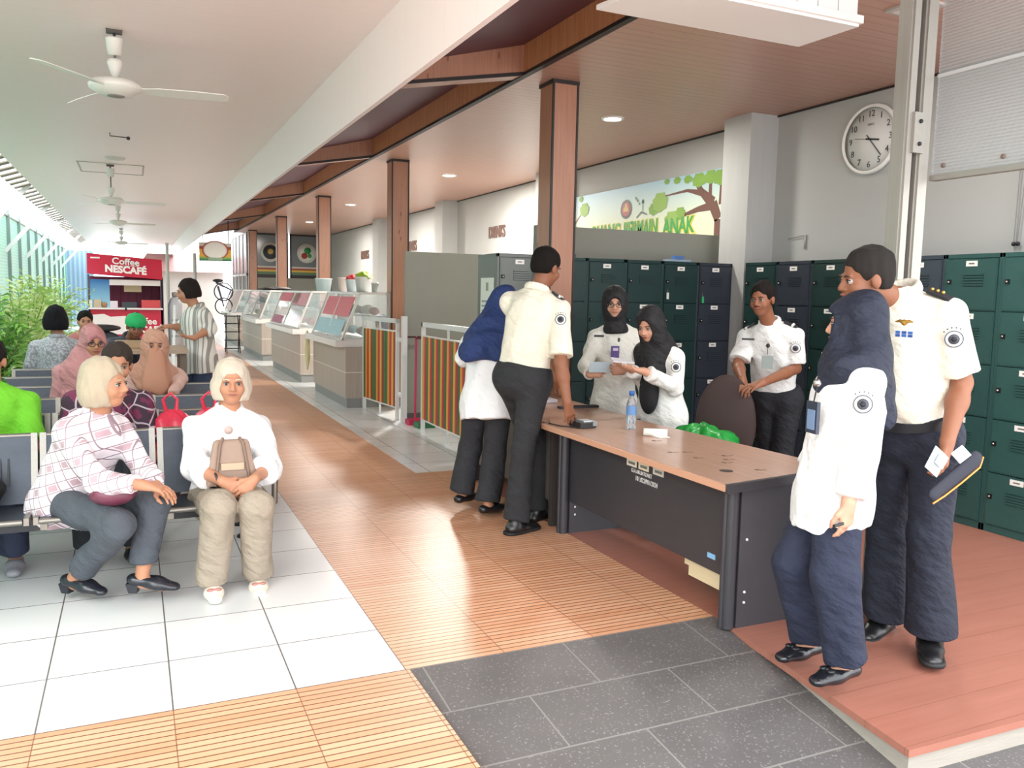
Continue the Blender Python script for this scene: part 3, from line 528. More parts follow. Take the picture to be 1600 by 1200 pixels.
    for i, (w, yc, sx) in enumerate((('RUANG', 9.42, .8), ('BERMAIN', 8.62, .72), ('ANAK', 7.85, .84))):
        b = MB(); b.text(w, .25, (x-.004, yc, 2.335 if i < 2 else 2.315), (0, -1, 0), (0, 0, 1), mat('e3d84f', .5), .001, sx=sx, bold=.02); b.text(w, .25, (x-.007, yc, 2.34 if i < 2 else 2.32), (0, -1, 0), (0, 0, 1), mat('2e9a4c', .5), .0015, sx=sx, bold=.006); b.build('lettering', parent=t)
banner()
for y, z, s, l in ((13.0, 2.56, .30, 'brown DRINKS lettering on the wall left of the near column'), (17.75, 2.53, .34, 'brown DRINKS lettering half hidden by the second column'), (21.75, 2.48, .34, 'brown DRINKS lettering far along the wall')):
    b = MB(); b.text('DRINKS', s*.9, (5.59, y, z), (0, -1, 0), (0, 0, 1), mat('6a5148', .6), .012, sx=.74, bold=.003); tag(b.build('wall_lettering', base=(5.59, y, z-.1)), l, 'sign', 'brown letter signs on the wall')
b = MB(); b.box((5.585, 5.88, 1.99), (5.6, 5.90, 2.12), M_CHR); b.tube([(5.58, 5.9, 2.11), (5.58, 6.1, 2.09)], .004, M_CHR, 6); tag(b.build('wall_hook', base=(5.59, 5.9, 2.0)), 'small wire bracket on the wall beside the pillar', 'hook')
for k, z in enumerate((3.0,)):
    b = MB(); b.tube([(5.57, 3.88, 2.55), (5.57, 3.885, 1.95)], .004, mat('7d7d7d', .5), 6); b.tube([(5.57, 3.83, 2.6), (5.57, 3.86, 1.95)], .004, mat('7d7d7d', .5), 6); b.ball((5.57, 3.885, 1.94), .016, M_BLK, 8); b.ball((5.57, 3.855, 1.94), .016, M_BLK, 8); tag(b.build('pull_chain', base=(5.57, 3.87, 1.93)), 'pair of thin cords hanging on the wall behind the clear panel', 'cord')

# ---------------- hanging box, sliding panel and its post ----------------
bx = thing('panelled_ceiling_box', 'white box with grooved front hanging from the ceiling at the top right', 'box', (2.6, 3.35, 2.84))
c0, c1, c2, c3 = (1.985, 3.50), (3.20, 3.50), (3.22, 3.12), (2.06, 3.12)
M_WB = mat('ecebe8', .4)
b = MB(); b.prism([c0, c1, c2, c3], 2.838, 2.86, M_WB); b.box((2.06, 3.13, 2.86), (3.20, 3.49, 3.4), M_WB); b.build('box_shell', parent=bx)
b = MB()
for k in range(9): x = 2.07+k*.126; b.box((x+.003, 3.115, 2.885), (x+.123, 3.13, 3.4), M_WB)
b.build('grooved_front', parent=bx); B((2.05, 3.10, 2.85), (3.23, 3.125, 2.885)).build('edge_trim', M_WB, bx)
b = MB(); b.box((2.35, 3.62, 2.98), (3.05, 3.80, 3.10), mat('2e2b2b', .5)); b.box((2.5, 3.66, 3.10), (2.55, 3.74, 3.24), mat('2e2b2b', .5)); b.box((2.9, 3.66, 3.10), (2.95, 3.74, 3.24), mat('2e2b2b', .5)); tag(b.build('air_curtain', base=(2.7, 3.7, 2.98)), 'long black slot fixture behind the white ceiling box', 'fixture')
ps = thing('sliding_door_post', 'grey aluminium double post standing right of the tall officer', 'post', (3.30, 2.84, 0))
for k, (x0, x1) in enumerate(((3.205, 3.262), (3.292, 3.37))):
    b = MB(); b.box((x0, 2.80, 0), (x1, 2.87, 3.4)); b.box((x0+.01, 2.79, 0), (x1-.01, 2.80, 3.4)); b.build('upright', M_ALU, ps)
B((3.262, 2.84, 0), (3.292, 2.85, 3.4)).build('recess_strip', mat('3b3a38', .6), ps)
b = MB(); b.box((3.24, 2.775, 2.20), (3.31, 2.79, 2.38), M_ALU); b.ball((3.275, 2.772, 2.34), .01, M_BLK, 8); b.ball((3.275, 2.772, 2.24), .01, M_BLK, 8); b.build('bracket', parent=ps); B((3.18, 2.77, 0), (3.42, 2.9, .02)).build('base_plate', M_CHR, ps)
B((3.35, 2.815, 2.07), (3.39, 2.845, 3.4)).build('edge_channel', M_ALU, ps)
pn = thing('clear_sliding_panel', 'raised translucent ribbed panel at the top right in an aluminium frame', 'panel', (3.40, 1.6, 2.09))
def f_poly(t):
    x, y, z = t.xyz(); t.col(t.mix(t.m('GREATER_THAN', t.m('SINE', t.m('MULTIPLY', z, 420.)), 0.), srgb('b9bcbc'), srgb('a9adae'))); t.b.inputs['Alpha'].default_value = .42; t.b.inputs['Roughness'].default_value = .3
B((3.40, .2, 2.10), (3.41, 2.80, 3.5)).build('ribbed_sheet', mk('ribbed clear sheet', f_poly), pn)
b = MB(); b.box((3.385, .2, 2.085), (3.425, 2.80, 2.11)); b.build('bottom_rail', M_ALU, pn); B((3.392, .2, 2.55), (3.399, 2.80, 2.565)).build('cross_wire', mat('c4c6c6', .4), pn)
b = MB()
for y in (2.74, 2.45): b.ball((3.40, y, 2.15), .012, mat('6a5a50', .5), 8)
b.build('bolt', parent=pn)

# ---------------- ceiling fittings ----------------
def fan(x, y, zh, rot, label):
    t = thing('ceiling_fan', label, 'ceiling fan', (x, y, ZC), 'white ceiling fans along the corridor')
    M_F = mat('dcdad3', .35); c = (x, y, 0)
    MB().cbox((x, y, ZC-.01), (.09, .05, .02), mat('4a4541', .5)).build('mount_plate', parent=t)
    MB().lathe([(.001, zh+.03), (.008, zh+.03), (.008, ZC-.01), (.001, ZC-.01)], c, mat('6e6a66', .4, .6), 10).build('down_rod', parent=t)
    MB().lathe([(.001, ZC-.15), (.038, ZC-.15), (.05, ZC-.06), (.052, ZC-.05), (.001, ZC-.045)], c, M_F).build('canopy', parent=t)
    MB().lathe([(.001, zh+.06), (.02, zh+.07), (.045, zh+.15), (.04, zh+.17), (.001, zh+.175)], c, M_F).build('lower_canopy', parent=t)
    MB().lathe([(.001, zh-.045), (.085, zh-.045), (.105, zh-.03), (.15, zh-.008), (.155, zh+.015), (.13, zh+.04), (.03, zh+.055), (.001, zh+.055)], c, M_F, 32).build('motor_housing', parent=t)
    MB().lathe([(.001, zh-.048), (.05, zh-.048), (.05, zh-.044), (.001, zh-.044)], c, mat('8a8782', .5), 20).build('hub_badge', parent=t)
    for k in range(3):
        a = rot+k*math.tau/3; R = Matrix.Rotation(a, 4, 'Z'); tl = math.tan(.2); b = MB(); vs = []
        for (r, w0, w1) in ((.13, -.03, .03), (.25, -.055, .05), (.45, -.062, .055), (.63, -.055, .045), (.655, -.03, .03)):
            for w in (w0, w1):
                for dz in (0, .005): v = R @ Vector((r, w, 0)); vs.append((x+v.x, y+v.y, zh-.005-w*tl+dz))
        fs = []
        for i in range(4): o = i*4; fs += [(o, o+4, o+6, o+2), (o+1, o+3, o+7, o+5), (o, o+1, o+5, o+4), (o+2, o+6, o+7, o+3)]
        fs += [(0, 2, 3, 1), (16, 17, 19, 18)]; b.add(vs, fs, M_F).build('blade', parent=t)
fan(-.062, 5.83, 2.735, math.radians(-6), 'nearest white ceiling fan at the upper left'); fan(-.22, 12.1, 2.62, math.radians(5), 'second white ceiling fan along the corridor')
fan(-.21, 17.5, 2.72, math.radians(10), 'third white ceiling fan along the corridor'); fan(-.24, 25, 2.70, math.radians(0), 'fourth and smallest ceiling fan, just above the red kiosk')
b = MB(); b.lathe([(.001, ZC-.02), (.10, ZC-.02), (.12, ZC)], (-.15, 11.4, 0), mat('c9c2ba', .5)); tag(b.build('ceiling_speaker', base=(-.15, 11.4, ZC)), 'flat round fitting on the white ceiling between the first two fans', 'ceiling fitting')
b = MB()
for a, c in (((-.60, 11.95), (.18, 11.97)), ((-.60, 12.95), (.18, 12.97)), ((-.60, 11.95), (-.58, 12.97)), ((.16, 11.95), (.18, 12.97))): b.box((a[0], a[1], ZC-.006), (c[0], c[1], ZC-.001))
tag(b.build('ceiling_hatch', mat('aca59d', .5), base=(-.2, 12.4, ZC)), 'thin rectangular hatch outline on the white ceiling', 'hatch')
b = MB(); b.tube([(-.17, 9.62, ZC), (-.17, 9.62, ZC-.03), (0, 9.62, ZC-.035)], .006, mat('4a4541', .5), 6); b.ball((0, 9.62, ZC-.04), .02, mat('3a3633', .5), 8); tag(b.build('ceiling_hook', base=(-.09, 9.62, ZC)), 'small dark wire hook on the white ceiling behind the nearest fan', 'hook')
def downlight(x, y, on, label):
    t = thing('recessed_downlight', label, 'ceiling light', (x, y, 3.25), 'recessed lights in the wood ceiling')
    MB().lathe([(.085, 3.238), (.11, 3.238), (.115, 3.25)], (x, y, 0), mat('e8e6e2', .4)).build('trim_ring', parent=t)
    MB().lathe([(.001, 3.239), (.085, 3.239), (.085, 3.249), (.001, 3.249)], (x, y, 0), mat('fff8ee', .4, emit=8. if on else 1.2)).build('diffuser', parent=t)
    if on:
        l = bpy.data.lights.new('downlight', 'AREA'); l.shape = 'DISK'; l.size = .3; l.energy = on; l.color = (1, .95, .88); o = bpy.data.objects.new('downlight', l); C.objects.link(o); o.parent = t; o.location = (0, 0, -.03)
downlight(4.27, 11.75, 110, 'bright round downlight just right of the second column'); downlight(4.0, 16.7, 85, 'dim round downlight beyond the second column'); downlight(4.1, 21.5, 70, 'faint round downlight near the far columns')
downlight(4.3, 7.2, 24, 'round downlight above the back row of lockers') 
b = MB(); b.box((4.12, 3.55, 3.235), (4.34, 3.80, 3.25), mat('b9b6b2', .5)); b.box((4.15, 3.58, 3.228), (4.31, 3.77, 3.236), mat('d8d6d2', .4)); l = bpy.data.lights.new('square_fill_light', 'AREA'); l.size = .2; l.energy = 14; l.color = (1, .96, .92); o_ = bpy.data.objects.new('square_fill_light', l); C.objects.link(o_); o_.location = (0, 0, -.04)  # area light added to brighten the interior; the square fixture looks switched off
q_ = tag(b.build('square_ceiling_lamp', base=(4.2, 3.7, 3.25)), 'small square lamp in the wood ceiling right of the white box', 'ceiling light'); o_.parent = q_
# ---------------- red kiosk ----------------
kk = thing('coffee_kiosk', 'red coffee kiosk with white lettering at the end of the corridor', 'kiosk', (-.14, 20.4, 0))
RED = mat('c4213f', .4); x0, x1, Y = -.87, .60, 20.
b = MB(); b.hexa([(x0, Y-.12, 1.80), (x1, Y-.12, 1.70), (x1, Y+.9, 1.70), (x0, Y+.9, 1.80)], [(x0, Y, 2.23), (x1, Y, 2.13), (x1, Y+.9, 2.13), (x0, Y+.9, 2.23)]); rf = b.build('fascia_sign', RED, kk)
b = MB(); n = Vector((0, -.97, .24)); b.text('Coffee', .20, (-.12, Y-.045, 2.06), (1, 0, -.06), (0, .26, 1), mat('f3ecea', .5), .004, bold=.004); b.build('lettering', parent=rf); b = MB(); b.text('NESCAF\u00c9', .21, (-.12, Y-.085, 1.885), (1, 0, -.06), (0, .26, 1), mat('f3ecea', .5), .004, sx=.95, bold=.01); b.box((-.20, Y-.075, 1.97), (.14, Y-.062, 1.978), mat('f3ecea', .5)); b.box((-.80, Y-.03, 2.12), (-.62, Y-.018, 2.15), mat('f3ecea', .5)); b.build('lettering', parent=rf)
B((x0, Y, .0), (x1, Y+.08, 1.04)).build('front_panel', RED, kk); b = MB(); b.box((x0-.0, Y-.1, 1.04), (x1, Y+.6, 1.075)); b.build('shelf', mat('e8e2e2', .4), kk)
b = MB(); b.text('Coffee', .20, (.2, Y-.004, .78), (1, 0, 0), (0, 0, 1), mat('f3ecea', .5), .003, bold=.004); b.build('lettering', parent=kk); b = MB(); b.text('NESCAF\u00c9', .19, (.2, Y-.004, .60), (1, 0, 0), (0, 0, 1), mat('f3ecea', .5), .003, bold=.008); b.build('lettering', parent=kk)
b = MB(); b.prism([(x0+.06, .5), (x0+.06, .92), (x0+.3, .94), (x0+.42, .88), (x0+.72, .9), (x0+.75, .5)], Y-.006, Y, mat('efe4e2', .5), ax=1); b.build('torn_poster', parent=kk)
for x in (x0, x1-.04): B((x, Y, 0), (x+.04, Y+.05, 1.78)).build('corner_post', mat('50505c', .4), kk)
B((x0, Y+.82, 1.07), (x1, Y+.88, 1.75)).build('back_panel', mat('7a1f45', .5), kk)
B((x1-.02, Y, 0), (x1+.02, Y+.9, 1.75)).build('side_panel', mat('5a3f5a', .5), kk)
b = MB()
for k in range(7): b.box((x0+.3+k*.16, Y+.80, 1.07), (x0+.31+k*.16, Y+.82, 1.75))
b.build('slats', mat('54162f', .5), kk)
B((x0+.04, Y+.01, 1.075), (x0+.42, Y+.02, 1.68)).build('blue_poster', mk('blue print', lambda t: (t.col(t.mix(t.m('MULTIPLY', t.m('SUBTRACT', t.xyz()[2], 1.07), 1.7), srgb('9fd0e2'), srgb('2f6fae'))), None)[1]), kk)
B((x0+.42, Y+.01, 1.56), (x1-.04, Y+.02, 1.68)).build('white_banner', mat('e6dcdc', .5), kk); B((x0+.7, Y+.3, 1.42), (x0+1.05, Y+.31, 1.56)).build('price_card', mat('ecd9b0', .5), kk)
def item(name, label, cat, a, b_, c, group='things on the kiosk shelf', bev=.004): return tag(B(a, b_).build(name, mat(c, .45, var=.1), base=((a[0]+b_[0])/2, (a[1]+b_[1])/2, a[2]), bevel=bev), label, cat, group)
item('cash_box', 'dark grey cash box on the kiosk shelf', 'box', (-.22, Y, 1.076), (.08, Y+.3, 1.20), '3c444c')
item('snack_tray', 'red and white rack of sachets at the right of the kiosk shelf', 'rack', (.17, Y-.05, 1.076), (.55, Y+.1, 1.25), 'cf4a4e'); item('paper_card', 'white folded card on the kiosk shelf', 'card', (-.45, Y, 1.076), (-.30, Y+.05, 1.22), 'e6d8e2')
item('coffee_carton', 'brown coffee carton at the left of the kiosk shelf', 'carton', (-.76, Y-.02, 1.076), (-.62, Y+.1, 1.25), 'c9b49a'); item('coffee_carton', 'white carton at the far left of the kiosk shelf', 'carton', (-.85, Y-.02, 1.076), (-.79, Y+.1, 1.22), 'e4ddd6')
b = MB(); b.lathe([(.001, 1.076), (.06, 1.076), (.075, 1.15), (.06, 1.19), (.001, 1.20)], (-.56, Y+.05, 0), mat('a9805c', .4)); tag(b.build('brown_bowl', base=(-.56, Y+.05, 1.076)), 'round brown bowl between the cartons on the kiosk shelf', 'bowl')
b = MB(); b.box((-.16, Y-.5, .73), (.05, Y-.1, .76), M_BLK)
# hanging oval sign
sg = thing('hanging_stall_sign', 'hanging striped sign with a blank white oval above the far stall', 'sign', (2.06, 24, 2.5))
ya = 24.; b = MB(); b.box((1.65, ya, 2.27), (2.48, ya+.03, 2.76), mat('c9ccbb', .5)); b.build('sign_board', parent=sg)
b = MB(); b.box((1.65, ya-.004, 2.27), (2.48, ya, 2.33), mat('3f7f5c', .5)); b.box((1.65, ya-.004, 2.33), (2.48, ya, 2.38), mat('7fae45', .5)); b.box((1.65, ya-.004, 2.38), (2.48, ya, 2.58), mat('d9a63c', .5)); b.box((1.65, ya-.004, 2.58), (2.48, ya, 2.66), mat('a8382f', .5)); b.build('stripes', parent=sg)
def oval(b, r, o, m, c=(2.06, 2.56), s=.75):
    n = 32; vs = [(c[0]+r*math.cos(a*math.tau/n), ya-o, c[1]+r*s*math.sin(a*math.tau/n)) for a in range(n)]; b.add(vs + [(v[0], v[1]+.004, v[2]) for v in vs], [tuple(range(n))[::-1]] + [(i, (i+1) % n, n+(i+1) % n, n+i) for i in range(n)], m)
b = MB(); oval(b, .34, .008, mat('a8484a', .5)); oval(b, .30, .012, mat('d9d2bc', .5)); oval(b, .27, .016, mat('e9e6de', .5)); b.box((1.88, ya-.02, 2.29), (2.24, ya-.016, 2.36), mat('8fb08f', .5)); b.build('oval_plate', parent=sg)
for x, zt_ in ((1.75, 3.19), (2.4, 3.365)): MB().tube([(x, ya+.015, 2.76), (x, ya+.015, zt_)], .012, M_DK, 6).build('hanger_rod', parent=sg)

# ---------------- benches ----------------
M_STEEL = mat('8a8780', .32, .8, var=.2, scale=25); M_SEAT = mat('3f4650', .38, .35, var=.25, scale=6); M_BEAM = mat('22252b', .4)
SW = .56; XR = .655
def make_bench(n, label, y, xr=XR):     # back top at depth y
    t = thing('waiting_bench', label, 'bench', (xr-n*SW/2, y-.2, 0), 'rows of steel waiting seats')
    xl = xr-n*SW; yf, yb = y-.50, y-.10; zs, zt = .41, .745
    B((xl, y-.33, .32), (xr, y-.27, .38)).build('beam', M_BEAM, t)
    for k in range(n):
        a, c = xl+k*SW+.035, xl+(k+1)*SW-.035
        s = MB(); s.hexa([(a, yf, zs-.005), (c, yf, zs-.005), (c, yb, zs-.03), (a, yb, zs-.03)], [(a, yf, zs+.012), (c, yf, zs+.012), (c, yb, zs-.012), (a, yb, zs-.012)], M_SEAT)
        s.tube([(a, yf, zs), (c, yf, zs)], .014, M_STEEL, 8); s.hexa([(a, yf+.02, zs-.05), (a+.03, yf+.02, zs-.05), (a+.03, yb, zs-.05), (a, yb, zs-.05)], [(a, yf+.02, zs-.02), (a+.03, yf+.02, zs-.02), (a+.03, yb, zs-.04), (a, yb, zs-.04)], M_STEEL); s.build('seat', parent=t)
        s = MB(); s.hexa([(a, yb-.01, zs), (c, yb-.01, zs), (c, yb+.012, zs), (a, yb+.012, zs)], [(a, y-.012, zt), (c, y-.012, zt), (c, y+.01, zt), (a, y+.01, zt)], M_SEAT); s.tube([(a, y, zt), (c, y, zt)], .013, M_STEEL, 8)
        for q in range(9):
            x = a+.10+q*(c-a-.20)/8; s.hexa([(x-.005, yb+.008, zs+.10), (x+.005, yb+.008, zs+.10), (x+.005, yb-.004, zs+.10), (x-.005, yb-.004, zs+.10)], [(x-.005, y-.022, zt-.08), (x+.005, y-.022, zt-.08), (x+.005, y-.03, zt-.08), (x-.005, y-.03, zt-.08)], mat('20252c', .5))
        s.build('backrest', parent=t)
    for k in range(n+1):      # chromed side frames
        x = xl+k*SW; fr = MB()
        for dx in ((-.02,) if k == n else (.02,) if k == 0 else (-.02, .02)):
            fr.bar((x+dx, yf, zs), (x+dx, yb, zs-.02), .022, .035, M_STEEL); fr.bar((x+dx, yb, zs-.03), (x+dx, y, zt+.01), .03, .035, M_STEEL)
        fr.build('side_frame', parent=t)
        if k in (0, n): MB().tube([(x, y, zt-.15), (x, y-.02, .64), (x, yf+.1, .65), (x, yf+.02, .62), (x, yf, .52), (x, yf+.02, .40)], .016, M_STEEL, 8).build('armrest', parent=t)
    for x in (xl+.06, xr-.06) :
        g = MB(); g.tube([(x, y-.3, .32), (x, y-.38, .10), (x, y-.42, .03)], [.02, .018, .02], M_STEEL, 8); g.tube([(x, y-.3, .32), (x, y-.18, .10), (x, y-.14, .03)], .018, M_STEEL, 8); g.lathe([(.001, 0), (.05, 0), (.045, .012), (.015, .03), (.001, .03)], (x, y-.42, 0), M_BLK, 14); g.lathe([(.001, 0), (.04, 0), (.035, .012), (.001, .03)], (x, y-.14, 0), M_BLK, 14); g.build('leg', parent=t)
    return t
BY = [4.92, 5.67, 6.45, 7.24, 8.0, 8.75, 9.4]
bl = ['front steel bench seating the two elderly women', 'second steel bench with the red plastic bags', 'third steel bench behind the red bags', 'fourth steel bench, where the woman in face veil sits', 'single steel seat left of the wooden table', 'single steel seat behind the other single one, near the palms', 'rearmost steel bench in front of the table']
for i, y in enumerate(BY[:6]): make_bench(3 if i < 4 else 1, bl[i], y, XR if i < 4 else -.465)
b = blob((-.80, 4.66, .52), (.20, .13, .15), mat('1f1f21', .5, var=.15), .14, 30); tag(b.build('black_handbag', base=(-.80, 4.66, .42)), 'black handbag on the front bench at the left edge', 'bag')
for k, (x, s, l) in enumerate(((.20, 1., 'left red plastic bag knotted on the second bench'), (.42, 1.05, 'right red plastic bag knotted on the second bench'))):
    t = thing('plastic_bag', l, 'bag', (x, 5.42, .42), 'red plastic bags on the second bench'); mr = mat('d8344f', .3, var=.18, scale=12); blob((x, 5.40, .60), (.13*s, .12, .19), mr, .2, 30, seed=k+3).build('bag_body', parent=t)
    b = MB(); b.tube([(x-.03, 5.40, .76), (x-.05, 5.40, .85), (x-.01, 5.40, .89*1.0), (x+.03, 5.40, .85), (x+.02, 5.40, .76)], [.014, .01, .008, .01, .014], mr, 8); b.build('handle', parent=t)
# table behind the benches
tb = thing('wooden_table', 'light wood table where the person in green cap writes', 'table', (.0, 8.15, 0))
TY = 8.35; b = MB(); b.box((-.34, TY-.25, .93), (.45, TY+.45, .965)); b.build('tabletop', mat('a8927a', .4, var=.1), tb)
for x, y in ((-.28, TY-.2), (.38, TY-.2), (-.28, TY+.38), (.38, TY+.38)): B((x, y, 0), (x+.05, y+.05, .93)).build('leg', mat('6a5a4c', .5), tb)
item('tissue_box', 'tan tissue box on the table beside the green cap', 'box', (-.16, TY+.0, .966), (.06, TY+.2, 1.03), 'a88a6a', None); item('phone', 'dark phone standing on the table', 'phone', (.07, TY+.05, .966), (.12, TY+.10, 1.06), '343a4c', None)
# folded trolley behind: motorbike-like dark shapes near the kiosk
sc = thing('parked_scooter', 'dark scooter parked in front of the red kiosk', 'scooter', (-.35, 17, 0))
b = MB(); q = Vector((-.35, 17.2, 0))
for x in (-.85, .15): MB().lathe([(.16, -.05), (.26, -.05), (.26, .05), (.16, .05), (.16, -.05)], (x, 17.2, .26), M_BLK, 24, Matrix.Rotation(math.pi/2, 4, 'X')).build('wheel', parent=sc)
b = MB(); b.ball((-.6, 17.2, .55), (.38, .12, .17), mat('2c3038', .3), 20); b.ball((-.55, 17.2, .76), (.34, .13, .07), mat('191a1c', .5), 20); b.ball((.02, 17.2, .6), (.10, .14, .3), mat('a32638', .3), 18); b.box((-.4, 17.05, .28), (.0, 17.35, .36), mat('2c3038', .4)); b.build('body_shell', parent=sc)
b = MB(); b.tube([(.03, 17.2, .55), (-.06, 17.2, .98)], .03, M_BLK); b.tube([(-.08, 16.9, 1.0), (-.06, 17.2, .98), (-.08, 17.5, 1.0)], .018, M_BLK); b.ball((-.12, 16.88, 1.12), (.02, .05, .035), M_BLK, 10); b.build('handlebar', parent=sc)
# right of the kiosk: yard things
gc = thing('gas_cylinder', 'tall grey gas cylinder beside the red kiosk', 'gas cylinder', (.92, 19, 0)); MB().lathe([(.001, 0), (.15, 0), (.15, 1.15), (.10, 1.28), (.04, 1.33), (.001, 1.33)], (.86, 20.2, 0), mat('b9bcc2', .4)).build('tank', parent=gc); MB().lathe([(.001, 1.33), (.06, 1.33), (.07, 1.42), (.001, 1.44)], (.86, 20.2, 0), mat('8f8a86', .5)).build('valve_cap', parent=gc)
rk = thing('folding_rack', 'dark folding metal rack standing by the far counter', 'rack', (2.05, 21, 0))
b = MB(); 
for x in (2.02, 2.32):
    b.tube([(x, 20.9, 0), (x, 21.3, .9)], .012, M_BLK, 6); b.tube([(x, 21.3, 0), (x, 20.9, .9)], .012, M_BLK, 6)
for z in (.1, .3, .5, .7, .88): b.tube([(1.98, 21.1, z), (2.36, 21.1, z)], .014, mat('4a4a50', .4), 6)
b.build('rack_frame', parent=rk)
bk = thing('hanging_bicycle', 'dark folded bicycle hung on the wall post near the far counter', 'bicycle', (2.2, 24.5, 1.0))
b = MB()
for z, r in ((1.45, .26), (1.05, .24)): MB().lathe([(r-.03, -.02), (r, -.02), (r, .02), (r-.03, .02), (r-.03, -.02)], (2.3, 24.5, z), mat('35383e', .5), 20, Matrix.Rotation(math.pi/2, 4, 'X')).build('wheel', parent=bk)
b = MB(); b.tube([(2.1, 24.45, 1.7), (2.5, 24.45, 1.5), (2.3, 24.45, 1.05), (2.15, 24.45, 1.6)], .03, mat('43506a', .4), 8); b.ball((2.15, 24.4, 1.75), (.14, .06, .05), M_BLK, 12); b.build('bicycle_frame', parent=bk)
st = thing('step_ladder', 'white folding step ladder behind the standing woman', 'ladder', (.55, 14, 0))
b = MB()
for x in (.55, .9): b.bar((x, 14, 0), (x+.05, 14.3, 1.25), .03, .05, M_WM); b.bar((x, 14.9, 0), (x+.05, 14.3, 1.25), .03, .03, M_WM)
for z in (.25, .5, .75, 1.0): b.box((.55, 14+z*.24, z), (.95, 14.12+z*.24, z+.03), mat('8a8a8c', .5))
b.build('ladder_frame', parent=st)
# background buildings
h = thing('storage_shed', 'bright storage shed with a pale red roof beyond the kiosk', 'shed', (1.6, 33, 0)); B((.3, 32, 0), (3.0, 35.5, 2.1)).build('shed_wall', mat('d9cdc6', .7), h); b = MB(); b.hexa([(.1, 31.7, 2.1), (3.1, 31.7, 2.1), (3.1, 35.6, 2.1), (.1, 35.6, 2.1)], [(.5, 33, 2.75), (2.7, 33, 2.75), (2.7, 34, 2.75), (.5, 34, 2.75)]); b.build('roof', mat('c79a98', .6, var=.15), h)
for k, (x, y, hh) in enumerate(((1.0, 28, 2.9), (1.75, 27.4, 2.6))): 
    pl = MB().tube([(x, y, 0), (x, y, hh)], .05, mat('c9c4be', .5), 10).build('pole', base=(x, y, 0)); tag(pl, ('slim white pole left of the hanging oval sign', 'slim white pole right behind the hanging oval sign')[k], 'pole')
# ---------------- plants ----------------
def leafplant(name, label, cat, x, y, n, h, spread, cols, seed, frond=False, group='plants along the left fence'):
    rnd = random.Random(seed); t = thing(name, label, cat, (x, y, 0), group); b = MB(); st_ = MB(); ms = [mat(c, .5) for c in cols]
    for i in range(n):
        a = rnd.random()*math.tau; hh = h*rnd.uniform(.45, 1.); sp = spread*rnd.uniform(.3, 1.); pts = []
        for k in range(6): f = k/5; pts.append(Vector((x+math.cos(a)*sp*f**1.4, y+math.sin(a)*sp*f**1.4, .12+hh*(f if frond else f)*(1-.35*f*f*rnd.uniform(.6, 1.3)))))
        st_.tube(pts, [.008, .007, .006, .005, .004, .002], mat('6f8a3c', .5), 5)
        for k in range(1, 6):
            for s in (-1, 1):
                for q in range(3 if frond else 1):
                    p = pts[k-1].lerp(pts[k], (q+1)/3); d = (pts[k]-pts[k-1]).normalized(); sd = d.cross(Vector((0, 0, 1))).normalized()*s; L = rnd.uniform(.13, .25)*(1.1-k*.1) if frond else rnd.uniform(.1, .18)
                    e = p + (sd*.85+d*.6+Vector((0, 0, rnd.uniform(-.45, .1))))*L; w = d*(.020 if frond else .035); mid = p.lerp(e, .5)+Vector((0, 0, .015))
                    b.add([p, mid+w, e, mid-w], [(0, 1, 2, 3)], rnd.choice(ms))
    b.build('leaves', parent=t); st_.build('stems', parent=t); MB().lathe([(.001, 0), (.14, 0), (.18, .26), (.19, .28), (.15, .27), (.001, .24)], (x, y, 0), mat('5d4f45', .8)).build('planter', parent=t)
G1 = ['5f9a3a', '79b548', '4a8434', '8cc458']; G2 = ['a9c86a', 'c3d98a', '8fb85a', 'd2e0a4']; G3 = ['3f7a38', '5c9a48', '2f6a30', '7fae60']
pls = [(-1.66, 6.8, 34, 1.5, .42, G3, 'dark green leafy plant at the left edge, nearest the camera'), (-1.55, 7.9, 40, 1.7, .60, G1, 'bright green palm second from the camera along the fence'), (-1.60, 9.4, 40, 1.7, .55, G3, 'bushy mid green palm behind the bright green one'), (-1.46, 11.0, 42, 1.9, .62, G1, 'tall green palm near the woman in grey blouse'), (-1.30, 12.8, 44, 2.0, .75, G2, 'pale yellow green palm left of the kiosk'), (-1.35, 15.0, 44, 2.1, .75, G2, 'pale palm next to the blue sheet wall'), (-1.4, 17.6, 40, 2.2, .75, G2, 'farthest pale palm by the fence')]
for i, (x, y, n, h, s, c, l) in enumerate(pls): leafplant('potted_palm', l, 'plant', x, y, n, h, s, c, i+1, True)
b = MB(); b.box((-1.38, 6.0, 0), (-1.12, 7.6, .42), mat('7b6a5c', .8, var=.3, scale=20, bump=.5)); tag(b.build('planter_trough', base=(-1.5, 6.9, 0)), 'low brown woven planter trough at the left below the plants', 'planter')
b = MB(); b.hexa([(-2.15, 13.6, 1.7), (-2.0, 13.6, 1.7), (-2.0, 14.2, 1.7), (-2.15, 14.2, 1.7)], [(-2.19, 13.6, 2.35), (-1.95, 13.6, 2.35), (-1.95, 14.2, 2.35), (-2.19, 14.2, 2.35)], mat('cbb49c', .7)); tag(b.build('rolled_awning', base=(-2.07, 13.9, 1.7)), 'beige rolled awning hanging at the left green fence', 'awning')
